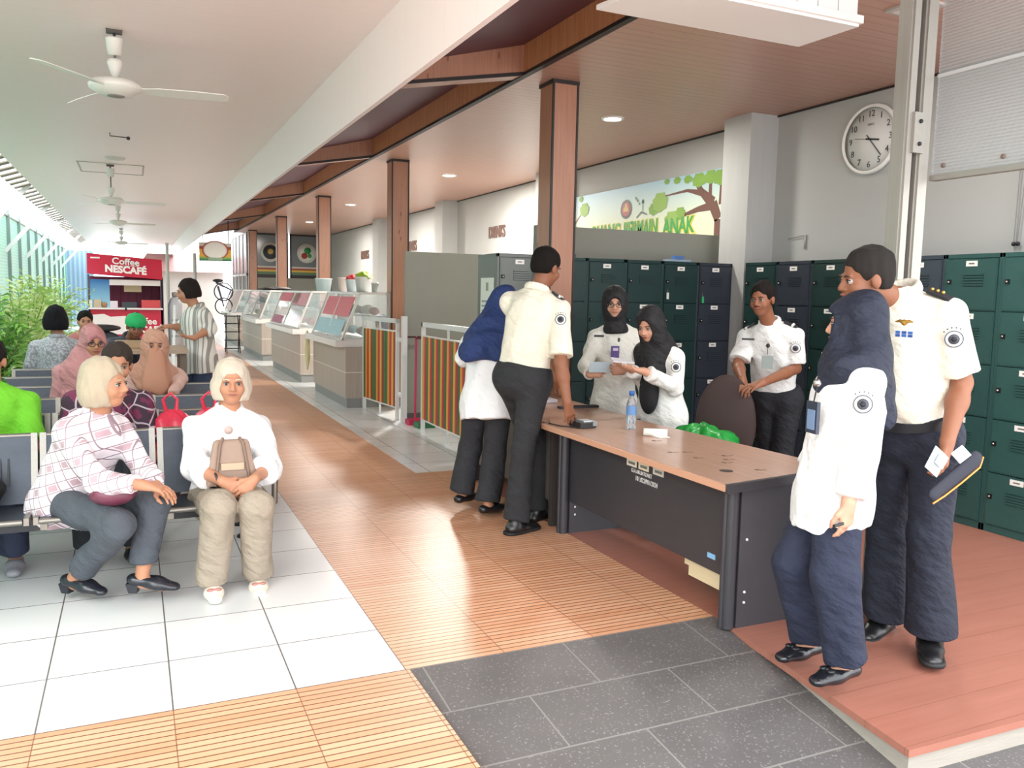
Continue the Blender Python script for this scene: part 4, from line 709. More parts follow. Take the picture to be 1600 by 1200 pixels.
# ---------------- implicit-surface figures ----------------
V3 = lambda p: np.array(tuple(p), dtype=np.float64)
def unit(v): v = V3(v); return v/max(1e-9, np.linalg.norm(v))
def cap(a, b, ra, rb=None):
    a = V3(a); b = V3(b); rb = ra if rb is None else rb; ab = b-a; L = max(1e-9, ab@ab)
    def f(p): t = np.clip(((p-a)@ab)/L, 0, 1); return np.linalg.norm(p-a-t[:, None]*ab, axis=1)-(ra+(rb-ra)*t)
    return f
def ecap(a, b, ra, rb, n, s):       # capsule whose cross-section is scaled by s along n
    a = V3(a); b = V3(b); n = unit(n); ab = b-a; n = unit(n-ab*(n@ab)/max(1e-9, ab@ab)); g = cap(a, b, ra, rb); k = min(1., s)
    def f(p): q = p-a; d = q@n; return g(a+q+np.outer(d*(1/s-1), n))*(k if s < 1 else 1.)
    return f
def ell(c, r, R=None):
    c = V3(c); r = np.array(r, dtype=float)
    def f(p):
        q = p-c
        if R is not None: q = q@R.T
        k0 = np.linalg.norm(q/r, axis=1); k1 = np.linalg.norm(q/(r*r), axis=1); return k0*(k0-1)/np.maximum(k1, 1e-6)
    return f
def plane(c, n):                    # negative on the side opposite to n
    c = V3(c); n = unit(n); return lambda p: (p-c)@n
def smin(a, b, k): h = np.clip(.5+.5*(b-a)/k, 0, 1); return b+(a-b)*h-k*h*(1-h)
def smax(a, b, k): return -smin(-a, -b, k)
def U(fs, k=.03):
    def f(p):
        d = fs[0](p)
        for g in fs[1:]:
            if isinstance(g, tuple): d = smin(d, g[0](p), g[1])
            else: d = smin(d, g(p), k)
        return d
    return f
def I(f, g, k=.004): return lambda p: smax(f(p), g(p), k)
def folds(f, amp=.004, sc=14., axis=(0, 0, 1), seed=0.):
    ax = unit(axis)
    def g(p):
        q = p-np.outer((p@ax)*.62, ax); s = seed
        w = np.sin(q[:, 0]*sc*2.1+s+2.2*np.sin(q[:, 2]*sc*.8+s*1.7)+1.3*np.sin(q[:, 1]*sc))+.7*np.sin(q[:, 1]*sc*3.1+1.7*s+1.9*np.sin(q[:, 0]*sc*1.3))+.6*np.sin(q[:, 2]*sc*2.9+.6*s+2.*np.sin(q[:, 1]*sc*1.9+q[:, 0]*sc*1.2))
        return f(p)+amp*w*.5
    return g
def sdf_mesh(f, lo, hi, h):
    lo = V3(lo); hi = V3(hi); N = np.ceil((hi-lo)/h).astype(int)+2; st = 8
    g = np.stack(np.meshgrid(*[np.arange(0, n, st) for n in N], indexing='ij'), -1).reshape(-1, 3)
    for s, s2 in ((8, 4), (4, 2), (2, 1)):
        d = f(lo+(g+s/2)*h); g = g[np.abs(d) < s*h*1.25+.012]
        o = np.stack(np.meshgrid(*[[0, s2]]*3, indexing='ij'), -1).reshape(-1, 3); g = (g[:, None]+o[None]).reshape(-1, 3)
    M = (N+20).astype(np.int64); key = lambda c: (c[:, 0]*M[1]+c[:, 1])*M[2]+c[:, 2]
    cells = g; off = np.array([[i, j, k] for i in (0, 1) for j in (0, 1) for k in (0, 1)])
    cor = (cells[:, None]+off[None]).reshape(-1, 3); ck = key(cor); uk, ui, inv = np.unique(ck, return_index=True, return_inverse=True)
    d = f(lo+cor[ui]*h); D = d[inv.reshape(-1)].reshape(-1, 8); act = (D.min(1) < 0) & (D.max(1) >= 0); cells = cells[act]; D = D[act]
    P = np.zeros((len(cells), 3)); W_ = np.zeros(len(cells)); E = [(a, b) for a in range(8) for b in range(a+1, 8) if abs(off[a]-off[b]).sum() == 1]
    for a, b in E:
        x = (D[:, a] < 0) != (D[:, b] < 0); t = D[:, a]/np.where(D[:, a] == D[:, b], 1, D[:, a]-D[:, b]); t = np.where(x, t, 0); P += np.where(x[:, None], off[a]+t[:, None]*(off[b]-off[a]), 0); W_ += x
    V = lo+(cells+P/np.maximum(W_, 1)[:, None])*h; kk = key(cells); order = np.argsort(kk); sk = kk[order]; Q = []
    for ax in range(3):
        e = np.zeros(3, int); e[ax] = 1; ib = 4*e[0]+2*e[1]+e[2]; x = (D[:, 0] < 0) != (D[:, ib] < 0); c = cells[x]; neg = D[x, 0] < 0
        u = np.zeros(3, int); v = np.zeros(3, int); u[(ax+1) % 3] = 1; v[(ax+2) % 3] = 1; ids = []; ok = np.ones(len(c), bool)
        for o in (0*u, u, u+v, v):
            q = key(c-o); i = np.clip(np.searchsorted(sk, q), 0, len(sk)-1); ok &= sk[i] == q; ids.append(order[i])
        q = np.stack(ids, 1); q[~neg] = q[~neg][:, ::-1]; Q.append(q[ok])
    return V, np.concatenate(Q)
def sdf_obj(name, f, lo, hi, h, m, parent=None, base=None, extra=None, mats=None, smooth=1):
    V, Q = sdf_mesh(f, lo, hi, h)
    for _ in range(smooth):      # light relaxation
        acc = np.zeros_like(V); cnt = np.zeros(len(V))
        for i in range(4):
            a = Q[:, i]; b = Q[:, (i+1) % 4]; np.add.at(acc, a, V[b]); np.add.at(cnt, a, 1)
            np.add.at(acc, b, V[a]); np.add.at(cnt, b, 1)
        V = V*.5+.5*acc/np.maximum(cnt, 1)[:, None]
    off = V3(ORG[parent.name]) if parent is not None else V3(base); ms = mats or [m]
    ev, ef, em = (extra.v, extra.f, extra.mi) if extra else ([], [], [])
    me = bpy.data.meshes.new(name); nv = len(V)+len(ev); AV = np.concatenate([V, np.array(ev).reshape(-1, 3)])-off
    me.vertices.add(nv); me.vertices.foreach_set('co', AV.astype(np.float32).ravel()); eq = [tuple(j+len(V) for j in q) for q in ef]
    li = np.concatenate([Q.ravel(), np.array([j for q in eq for j in q], int)]).astype(np.int32); sz = np.concatenate([np.full(len(Q), 4), np.array([len(q) for q in eq], int)]).astype(np.int32)
    me.loops.add(len(li)); me.loops.foreach_set('vertex_index', li); me.polygons.add(len(sz)); stt = np.concatenate([[0], np.cumsum(sz)[:-1]]).astype(np.int32)
    me.polygons.foreach_set('loop_start', stt); me.polygons.foreach_set('loop_total', sz)
    if extra: ms = ms + extra.ms; mi = np.concatenate([np.zeros(len(Q), int), np.array(em, int)+1]).astype(np.int32)
    for q in ms: me.materials.append(q)
    if extra: me.polygons.foreach_set('material_index', mi)
    me.polygons.foreach_set('use_smooth', np.ones(len(sz), bool)); me.update(calc_edges=True); me.validate()
    o = bpy.data.objects.new(name, me); C.objects.link(o)
    if parent is not None: o.parent = parent; ORG[o.name] = Vector(off)
    else: o.location = off; ORG[o.name] = Vector(off)
    return o
def hand_prims(w, d, n, th, sc=1., curl=(.35, .4, .45, .5), tc=.3, spread=1.):
    # w wrist, d finger direction, n palm normal, th direction of the thumb side
    w = V3(w); d = unit(d); n = V3(n); n = unit(n-d*(n@d)); s = np.cross(n, d); s = s if s@V3(th) > 0 else -s
    L = lambda a, b, c: w+(d*a+s*b+n*c)*sc; P = [cap(L(0, 0, 0), L(.03, 0, 0), .024*sc, .024*sc)]
    kn = [(.088, .031*1), (.092, .010), (.088, -.011), (.080, -.030)]; ln = [.068, .077, .071, .055]; rr = [.0085, .009, .0085, .0075]
    for (ka, kb) in kn: P.append(ecap(L(.02, kb*.45, 0), L(ka, kb, 0), .0155*sc, .0125*sc, n, .95))
    F = []
    for i, ((ka, kb), l, r, c) in enumerate(zip(kn, ln, rr, curl)):
        p = L(ka-.006, kb, 0); a = c*.7; dd = d*math.cos(a)+n*math.sin(a)+s*(.10*(1.5-i)*.6*spread)
        for q, (fr, cc) in enumerate(((.45, .7), (.3, 1.), (.25, .8))):
            e = p+unit(dd)*l*fr*sc; F.append((cap(p, e, r*sc*(1-.06*q), r*sc*(.94-.07*q)), .006)); p = e; a += c*cc; dd = d*math.cos(a)+n*math.sin(a)+s*(.05*(1.5-i)*spread)
    t0 = L(.022, .018, .004); t1 = L(.052, .046, .012+.012*tc); t2 = L(.082, .055-.01*tc, .02+.03*tc); t3 = L(.104, .052-.02*tc, .026+.045*tc)
    F += [(cap(t0, t1, .0145*sc, .0115*sc), .012), (cap(t1, t2, .011*sc, .0095*sc), .006), (cap(t2, t3, .0095*sc, .008*sc), .006)]
    return P, F
SKIN = dict(tan='b98467', fair='c4937a', brown='8a5a42', deep='764a36')
def figure(label, J, hgt=1.68, skin='tan', face=(0, -1, 0), tilt=(0, 0), hair=None, hijab=None, top=None, bottom=None, shoes=None, hands=None, glasses=False, res=.007, group=None, cat='person', belly=0., bust=0., open_face=True, cut=None, hs=1., veil=False, moustache=False, beanie=None, cloth_res=None):
    """J: joints P (pelvis), N (neck base), H (head centre), S_l S_r E_l E_r W_l W_r, K_l K_r A_l A_r and toe directions T_l T_r"""
    J = {k: V3(v) for k, v in J.items()}; s = hgt/1.68; cres = cloth_res or res*1.3
    P, N, H = J['P'], J['N'], J['H']; tf = min(1.35, max(.85, np.linalg.norm(N-P)/(.49*s))); sr = J['S_r']-J['S_l']; srn = unit(sr); up = unit(N-P); fw = unit(np.cross(up, srn)); hr = unit(J.get('HR', sr)); hr = unit(hr-up*(hr@up)*.5)
    base = V3((P[0], P[1], 0)) if 'A_l' not in J else V3(((J['A_l'][0]+J['A_r'][0])/2, (J['A_l'][1]+J['A_r'][1])/2, min(J['A_l'][2], J['A_r'][2])-.08))
    hf = unit(face); hu0 = unit(H-N)*.3+np.array([0, 0, 1.])*.7; hu = unit(hu0-hf*(hu0@hf)); 
    hrt = np.cross(hf, hu); R = np.stack([hrt, hf, hu])          # rows: head axes
    hs = hs*(.97+.03*s); Lh = lambda x, y, z: H+(hrt*x+hf*y+hu*z)*hs
    sk = mat(SKIN[skin], .5, var=.05, scale=30, spec=.35)
    # --- bare body
    hip = lambda g, sg: P+hr*sg*.088*s
    body = [ecap(P-hr*.07*s, P+hr*.07*s, .10*s, .10*s, fw, .9), (ell(P+up*.17*s*tf, (.135*s, .10*s, .16*s*tf), np.stack([srn, fw, up])), .06), (ell(P+up*.35*s*tf, (.150*s, .103*s, .17*s*tf), np.stack([srn, fw, up])), .05), (cap(N-up*.015, J['S_l'], .042*s, .046*s), .04), (cap(N-up*.015, J['S_r'], .042*s, .046*s), .04)]
    neck = [(cap(N-up*.03, H-hu*.03*hs-hf*.012, .056*s*(.92 if hijab else 1), .052*hs), .02)]
    head = [(ell(Lh(0, -.015, .035), np.array((.074, .094, .086))*hs, R), .012), (ell(Lh(0, .018, -.03), np.array((.058, .072, .078))*hs, R), .015), (ell(Lh(0, .042, -.082), np.array((.032, .033, .026))*hs, R), .02), (cap(Lh(0, .086, .012), Lh(0, .104, -.024), .008*hs, .0125*hs), .01), (cap(Lh(-.03, .082, .022), Lh(.03, .082, .022), .009*hs), .012),
            (ell(Lh(0, .088, -.052), np.array((.024, .011, .010))*hs, R), .008), (cap(Lh(-.014, .094, -.03), Lh(.014, .094, -.03), .008*hs), .006)]
    for g in (-1, 1): head.append((ell(Lh(g*.075, -.008, -.005), np.array((.012, .021, .032))*hs, R), .006)); head.append((ell(Lh(g*.036, .058, -.03), np.array((.026, .026, .026))*hs, R), .02))
    arms = []; F = []
    for g in 'lr':
        if 'E_'+g not in J: continue
        S_, E_, W_ = J['S_'+g], J['E_'+g], J['W_'+g]
        arms += [(cap(S_, E_, .047*s, .037*s), .03), (cap(E_, E_+(W_-E_)*.35, .037*s, .04*s), .02), (cap(E_+(W_-E_)*.3, W_, .04*s, .026*s), .02)]
        if hands and g in hands:
            hd = hands[g]; pp, ff = hand_prims(W_, hd['d'], hd['n'], hd['t'], hd.get('s', s*.97), hd.get('c', (.35, .4, .45, .5)), hd.get('tc', .3), hd.get('sp', 1.)); arms += [(q, .014) for q in pp]; F += ff
    legs = []
    for g, sg in (('l', -1), ('r', 1)):
        if 'K_'+g not in J: continue
        h_, K, A = hip(g, sg), J['K_'+g], J['A_'+g]; T = unit(J['T_'+g])
        legs += [(cap(h_, K, .08*s, .052*s), .04), (cap(K, K+(A-K)*.35, .05*s, .052*s), .03), (cap(K+(A-K)*.3, A, .052*s, .034*s), .03), (cap(A-V3((0, 0, .03)), A+T*.09-V3((0, 0, .055)), .034*s, .026*s), .02)]
    allp = body+neck+head+arms+legs
    fb = U(allp, .03); ff_ = U([q[0] for q in F][:1]+F[1:], .006) if F else None
    sock = [ell(Lh(g*.031, .098, .002), np.array((.015, .0125, .0072))*hs, R) for g in (-1, 1)]
    def fbody(p):
        d = fb(p)
        if ff_ is not None: d = smin(d, ff_(p), .006)
        for q in sock: d = smax(d, -q(p), .008)
        return d
    pts = np.array([v for k, v in J.items() if k in ('P', 'N', 'H') or k[:2] in ('S_', 'E_', 'W_', 'K_', 'A_')]); lo = pts.min(0)-.26; hi = pts.max(0)+.26
    def isl(p): return p
    ex = MB(); mdk = mat(hair or '17130f', .6); wh = mat('a39a93', .3); T4 = Matrix([list(hrt)+[0], list(hf)+[0], list(hu)+[0], [0, 0, 0, 1]]).transposed()
    for g in (-1, 1):
        ex.ball(Lh(g*.031, .0775, .002), .0120*hs, wh, 12); ex.ball(Lh(g*.031, .0838, .0012), .0072*hs, mat('20140e', .25), 10)
        ex.tube([Lh(g*.014, .0925, .022), Lh(g*.03, .0935, .027), Lh(g*.046, .083, .022)], [.0028*hs, .0034*hs, .002*hs], mdk, 6)
        ex.tube([Lh(g*.018, .0885, .008), Lh(g*.031, .0925, .0105), Lh(g*.044, .082, .007)], .0022*hs, mat('2a1a14', .5), 6)
    ex.tube([Lh(-.022, .092, -.053), Lh(-.008, .0985, -.0505), Lh(0, .098, -.052), Lh(.008, .0985, -.0505), Lh(.022, .092, -.053)], [.002*hs, .005*hs, .005*hs, .005*hs, .002*hs], mat('9a5a50' if skin != 'deep' else '6f4238', .45), 8)
    if moustache: ex.tube([Lh(-.026, .090, -.046), Lh(0, .102, -.040), Lh(.026, .090, -.046)], [.001, .0028, .001], mat('3a2a22', .7), 6)
    root = sdf_obj('person', fbody, lo, hi, res, sk, base=base, extra=ex)
    tag(root, label, cat, group)
    # --- hair or scarf
    if hair and not hijab:
        long_ = isinstance(J.get('hairlen', None), np.ndarray); hl = float(J['hairlen'][0]) if long_ else 0
        hf_ = U([ell(Lh(0, -.022, .045), np.array((.085, .102, .092))*hs, R)]+([(ell(Lh(0, -.035, -.01-hl*.3), np.array((.105, .095, .10+hl*.4))*hs, R), .02)] if hl else [(ell(Lh(0, -.045, -.0), np.array((.076, .07, .07))*hs, R), .02)]), .02)
        fc = ell(Lh(0, .115, -.03), np.array((.068, .105, .088))*hs, R) if hl else ell(Lh(0, .118, -.035), np.array((.082, .118, .102))*hs, R); lowp = plane(Lh(0, 0, -.035-hl), -hu) if hl else plane(Lh(0, -.05, -.045), -hu+hf*.35)
        f2 = lambda p: smax(smax(hf_(p), -fc(p), .012), lowp(p), .01)
        if not hl:
            e1 = [ell(Lh(g*.082, .005, -.03), np.array((.03, .035, .042))*hs, R) for g in (-1, 1)]; f3 = f2; f2 = lambda p: smax(smax(f3(p), -e1[0](p), .006), -e1[1](p), .006)
        sdf_obj('hair', folds(f2, .0035, 55., hu, 1.3), H-.25-hl, H+.22, .006, mat(hair, .8, var=.25, scale=70, bump=.5, bscale=260, spec=.2), root)
    if beanie:
        bf = I(ell(Lh(0, -.012, .05), np.array((.098, .112, .088))*hs, R), plane(Lh(0, 0, .022), -hu-hf*.12)); sdf_obj('cap', folds(bf, .002, 60.), H-.2, H+.22, .007, mat(beanie, .7, bump=.5), root)
    if hijab:
        hc = hijab['c']; ln = hijab.get('len', .30); back = hijab.get('back', .0); w = hijab.get('w', 1.); mh = mat(hc, .75, var=.12, scale=9, cloth=.7)
        ch = N+up*.0; low = [(ecap(H-hu*.05*hs-hf*.02, ch-up*.04+fw*.02, .082*hs, .12*s*w, fw, .95), .05), (ecap(ch-up*.03, ch-up*ln*.62+fw*(.05-back*.5), .135*s*w, .155*s*w, fw, .78), .06), (cap(J['S_l']*.8+N*.2, J['S_r']*.8+N*.2, .07*s*w), .05)]
        hb = U([ell(Lh(0, -.012, .034), np.array((.094, .112, .104))*hs, R), (ell(Lh(0, .0, -.035), np.array((.088, .095, .098))*hs, R), .04)]+low, .04)
        fo = ell(Lh(0, .115, -.022), np.array((.060, .070, .084))*hs, R)
        if veil: fo = ell(Lh(0, .11, .006), np.array((.052, .05, .020))*hs, R)
        tipn = unit(up*1.+fw*hijab.get('slope', .0)+srn*hijab.get('side', 0.)); cutp = plane(N-up*ln, -tipn)
        xs = hijab.get('extra', []); fb4 = lambda p: smax(smax(hb(p), -fo(p), .008) if (open_face or veil) else hb(p), cutp(p), .02)
        fx = [ecap(a_, b_, ra, rb, n_, sc_) for a_, b_, ra, rb, n_, sc_ in xs]
        def f4(p):
            d = fb4(p)
            for q in fx: d = smin(d, q(p), .04)
            return d
        sdf_obj('headscarf', folds(f4, hijab.get('amp', .006)*1.5, 14., unit(up+srn*.6), len(label)*.7), np.minimum(H, N)-.25-ln, H+.3, cres, mh, root)
        if veil: sdf_obj('face_veil', folds(I(ecap(Lh(0, .085, -.02), Lh(0, .12, -.27), .058, .10, hf, .35), plane(Lh(0, .1, -.012), hu)), .004, 20.), H-.45, H+.2, cres, mat(veil, .8), root)
    if glasses:
        gm = MB(); 
        for g in (-1, 1):
            pts_ = [Lh(g*.033+.024*math.cos(a*math.tau/14), .102, .0+.018*math.sin(a*math.tau/14)) for a in range(15)]; gm.tube(pts_, .0022, None, 6, False); gm.tube([Lh(g*.057, .100, .005), Lh(g*.077, .02, .006)], .002, None, 6)
        gm.tube([Lh(-.01, .104, .003), Lh(.01, .104, .003)], .002, None, 6); gm.build('glasses', mat('2a2220', .35), root)
    def tshape(ease, belly=0., bust=0., fl=0., k=1.):
        return [ecap(P-hr*(.055*s), P+hr*(.055*s), (.100+fl*.4)*s+ease, (.105+fl*.4)*s+ease, fw, .9), (ell(P+up*.18*s*tf+fw*belly*.5, (.14*s+ease, .105*s+ease+belly, .18*s*tf), np.stack([srn, fw, up])), .07), (ell(P+up*.35*s*tf+fw*bust*.4, (.150*s+ease, .108*s+ease+bust, .175*s*tf), np.stack([srn, fw, up])), .05)]
    tuck = bool(top) and top.get('hem', 0.) <= .05; tease = top.get('ease', .018) if top else .018
    # --- upper garment
    if top:
        tl = top.get('hem', .0); ease = top.get('ease', .018); sl = top.get('sleeve', .5); m_ = top['m'] if not isinstance(top['m'], str) else mat(top['m'], .8, var=.04, scale=5, cloth=.55)
        fl = top.get('flare', 0.); T_ = tshape(ease, belly, bust, fl) + [(cap(N-up*.02, J['S_l'], .046*s+ease*.3, .050*s+ease*.3), .045), (cap(N-up*.02, J['S_r'], .046*s+ease*.3, .050*s+ease*.3), .045)]
        T_.append((ecap(N-up*.06, N+up*.022, .085*s, .058*s, fw, .9), .03))
        if tl > .05: T_.append((ecap(P, P-up*(tl+.02)*.98, .125*s+ease, (.13+fl)*s+ease, fw, .82), .07))
        low = plane(P-up*(tl if tl > .05 else -.03), -(up+fw*top.get('slope', 0.)))
        ftor = U(T_, .05); fa = []
        for g in 'lr':
            if 'E_'+g not in J: continue
            S_, E_, W_ = J['S_'+g], J['E_'+g], J['W_'+g]; r0 = .050*s+ease*.4; sw = top.get('cuff', 0.)
            if sl <= .6: e = S_+(E_-S_)*(sl/.6 if sl < .6 else .97); q = I(cap(S_, e+unit(E_-S_)*.08, r0, r0+.008+sw), plane(e, E_-S_))
            else:
                e = E_+(W_-E_)*(sl-.6)/.4; q = U([cap(S_, E_, r0, .052*s+sw*.5), (cap(E_, e+unit(W_-E_)*.06, .052*s+sw*.5, .038*s+sw), .02)]); q = (lambda q, e, d: I(q, plane(e, d)))(q, e, W_-E_) if np.linalg.norm(e-E_) > .03 else q
            fa.append(q)
        ncut = ell(H-hu*.10*hs, (.052, .052, .16), R)
        def ftop(p):
            d = smax(ftor(p), low(p), .006)
            for q in fa: d = smin(d, q(p), .025)
            return d
        nk = ell(N+up*.06, (.058*s, .058*s, .05), np.stack([srn, fw, up])); ft2 = lambda p: smax(ftop(p), -nk(p), .01)
        tp = sdf_obj(top.get('name', 'shirt'), folds(ft2, top.get('amp', .005)*1.5, 16., unit(up+srn*.3), hgt*3+len(label)), lo-.05-V3((0, 0, max(0, tl-.2))), hi+.05, cres, m_, root)
        if (not hijab and top.get('collar', True)) or top.get('collar') == 'force':
            cp = [N+up*(.040*s+.012*math.cos(a))-fw*(math.cos(a)*.062+.008)*s+srn*math.sin(a)*.064*s for a in np.linspace(-2.5, 2.5, 13)]
            cf = U([cap(a_, b_, .011, .011) for a_, b_ in zip(cp, cp[1:])] + [cap(a_-up*.018, b_-up*.018, .013, .013) for a_, b_ in zip(cp, cp[1:])] + [cap(cp[0]-up*.01, cp[0]-up*.05+fw*.03-srn*.02, .010, .006), cap(cp[-1]-up*.01, cp[-1]-up*.05+fw*.03+srn*.02, .010, .006)], .014)
            sdf_obj('collar', cf, N-.2, N+.2, .006, top.get('collar_m') or m_, root)
        if top.get('epaulette'):
            for g in top['epaulette']:
                S_ = J['S_'+g]; b = MB(); d = unit(S_-N); q = S_+up*(.052*s+ease*.4+.006); b.bar(q-d*.075+up*.004, q+d*.015-up*.006, .05, .012, mat('1c1d22', .6), up=tuple(up)); 
                
                if top.get('stars'):
                    for k in range(3): b.ball(q-d*(.06-.022*k)+up*.013, .0075, mat('c9a95a', .3, .7), 8)
                else: b.bar(q-d*.02+up*.004, q-d*.005+up*.001, .052, .014, mat('d9d8d4', .6), up=tuple(up))
                b.build('epaulette', parent=root)
        if top.get('patch'):
            for g in top['patch']:
                S_, E_ = J['S_'+g], J['E_'+g]; ad = unit(E_-S_); o = unit(V3((0, 0, EYE))-S_); o = unit(o-ad*(o@ad)); c_ = S_+ad*top.get('pd', .085)*s+o*(r0+.007); e2 = np.cross(ad, o); b = MB(); Tm = Matrix([list(e2)+[0], list(ad)+[0], list(o)+[0], [0, 0, 0, 1]]).transposed()
                b.lathe([(.001, -.004), (.038, -.004), (.036, .006), (.001, .006)], c_, mat('e8e6e0', .6), 20, Tm); b.lathe([(.030, .0062), (.0325, .0072), (.035, .0062)], c_, mat('5a5f68', .6), 20, Tm, False); b.lathe([(.001, .007), (.021, .0072), (.021, .008), (.001, .008)], c_, mat('4a4e56', .6), 16, Tm); b.lathe([(.001, .0085), (.012, .0085), (.012, .009), (.001, .009)], c_, mat('202228', .6), 5, Tm)
                for k in range(5): a = math.radians(50+k*20); b.ball(c_+(e2*math.cos(a)*.046-ad*math.sin(a)*.046)+o*.003, .0035, mat('55565a', .6), 6)
                b.build('sleeve_patch', parent=root)
    # --- lower garment
    if bottom and 'K_l' in J:
        e = bottom.get('ease', .018); cw = bottom.get('cuff', .06); ln = bottom.get('len', 1.); m_ = bottom['m'] if not isinstance(bottom['m'], str) else mat(bottom['m'], .85, var=.08, scale=6, cloth=.6); L_ = U(tshape(tease+.010 if tuck else .012, belly if tuck else 0.), .05)
        top_cut = plane(P+up*bottom.get('rise', .10), up); fl_ = []
        for g, sg in (('l', -1), ('r', 1)):
            h_, K, A = hip(g, sg), J['K_'+g], J['A_'+g]; en = K+(A-K)*ln; q = U([cap(h_, K, .082*s+e*.8, .060*s+e), (cap(K, en+unit(A-K)*.05, .062*s+e, cw*s+.004), .03)], .03); fl_.append(I(q, plane(en, A-K)))
        def fbt(p):
            d = smax(L_(p), top_cut(p), .006); return smin(d, smin(fl_[0](p), fl_[1](p), .008), .035)
        sdf_obj(bottom.get('name', 'trousers'), folds(fbt, bottom.get('amp', .006)*1.4, 11., (0, 0, 1), hgt*7), lo-.05, hi+.05, cres, m_, root)
        if bottom.get('belt'):
            q = P+up*(bottom.get('rise', .10)-.020)+fw*belly*.3; b = MB(); rx, ry = .155*s+tease, .108*s+tease+belly*.55; pts_ = [q+srn*rx*math.cos(a*math.tau/28)+fw*(ry*math.sin(a*math.tau/28)) for a in range(29)]; n = len(pts_)
            vs = [tuple(p_+up*z*1.) for z in (-.02, .02) for p_ in pts_]; b.add(vs, [(i, i+1, n+i+1, n+i) for i in range(n-1)], mat('17181c', .4), True); vs = [tuple(p_*.0+(q+(p_-q)*.93)+up*z) for z in (-.02, .02) for p_ in pts_]; b.build('belt', parent=root)
    # --- shoes
    if shoes and 'A_l' in J:
        for g in 'lr':
            A = J['A_'+g]; T = unit((J['T_'+g][0], J['T_'+g][1], 0)); sd = np.cross(T, V3((0, 0, 1))); gz = J['ground_'+g][0] if 'ground_'+g in J else A[2]-.085*s; hl = shoes.get('heel', 0.); G0 = V3((A[0], A[1], gz)); mm = mat(shoes['c'], shoes.get('rough', .35), spec=.6, name='shoe')
            q = [ecap(G0-T*.035+V3((0, 0, .035+hl)), G0+T*.07+V3((0, 0, .032+hl*.5)), .040*s, .040*s, (0, 0, 1), .8), (ecap(G0+T*.07+V3((0, 0, .03+hl*.3)), G0+T*.155*s+V3((0, 0, .024)), .044*s, .036*s, (0, 0, 1), .62), .03)]
            if shoes.get('boot'): q.append((cap(G0+V3((0, 0, .05)), G0+V3((0, 0, .12)), .047*s, .046*s), .03)); 
            f5 = U(q, .03)
            if shoes.get('low'): cu = ell(G0+T*.02+V3((0, 0, .085+hl)), (.034, .072, .045), np.stack([sd, T, V3((0, 0, 1))])); f6 = f5; f5 = lambda p, f6=f6, cu=cu: smax(f6(p), -cu(p), .006)
            f7 = I(f5, plane(G0+V3((0, 0, .004)), (0, 0, -1)))
            so_ = sdf_obj('shoe', f7, G0-.2-V3((0, 0, -.12)), G0+.26, .006, mm, root)
            b = MB()
            if hl: b.hexa([G0+T*x+sd*y+V3((0, 0, .0)) for x, y in ((-.06, -.02), (-.02, -.02), (-.02, .02), (-.06, .02))], [G0+T*x+sd*y+V3((0, 0, .02+hl)) for x, y in ((-.07, -.026), (-.015, -.026), (-.015, .026), (-.07, .026))]); b.build('shoe_heel', mm, root)
            elif shoes.get('bow'):
                c_ = G0+T*.10+V3((0, 0, .058)); b.ball(c_+sd*.018, (.018, .014, .008), mat(shoes['bow'], .4), 10); b.ball(c_-sd*.018, (.018, .014, .008), mat(shoes['bow'], .4), 10); b.ball(c_, (.008,)*3, mat(shoes['bow'], .4), 8); b.build('shoe_bow', parent=root)
            elif shoes.get('boot'):
                f8 = I(I(U([ecap(G0-T*.04+V3((0, 0, .012)), G0+T*.15*s+V3((0, 0, .012)), .050*s, .050*s, (0, 0, 1), .9)]), plane(G0+V3((0, 0, .024)), (0, 0, 1))), plane(G0, (0, 0, -1))); sdf_obj('shoe_sole', f8, G0-.2, G0+.26, .007, mat('121214', .6), root)
    return root, dict(fw=fw, up=up, sr=srn, R=R, Lh=Lh, J=J, s=s)
# ---------------- the people ----------------
def torso(P, N, H, f, hw=.17, drop=.075, **k):
    P, N, H = V3(P), V3(N), V3(H); N = N+unit(N-P)*.012; hw = hw-.012; f = unit((f[0], f[1], 0)); up = unit(N-P); l = np.cross(up, f)
    J = dict(P=P, N=N, H=H, S_l=N+l*hw-up*drop, S_r=N-l*hw-up*drop, HR=-l); J.update(k); return J
def sit_legs(J, f, kz=.50, L=.42, az=.09, sp=.11, back=.02):
    f = unit((f[0], f[1], 0)); l = np.cross((0, 0, 1), f)
    for g, s in (('l', 1), ('r', -1)): K = J['P']+f*L+l*s*sp; K[2] = kz; A = K-f*back; A[2] = az; J['K_'+g] = K; J['A_'+g] = A; J['T_'+g] = f
    return J
def down_arms(J, f, w=.05, fwd=.05):
    f = unit((f[0], f[1], 0))
    for g in 'lr':
        if 'E_'+g not in J: o = unit(J['S_'+g]-J['N']); J['E_'+g] = J['S_'+g]+V3((0, 0, -.27))+o*w+f*fwd*.3; J['W_'+g] = J['E_'+g]+V3((0, 0, -.23))+f*fwd*2
    return J
NAVY, CREAM, WHT, SLATE = '1d2230', 'e2dccb', 'e9e9ea', '232427'
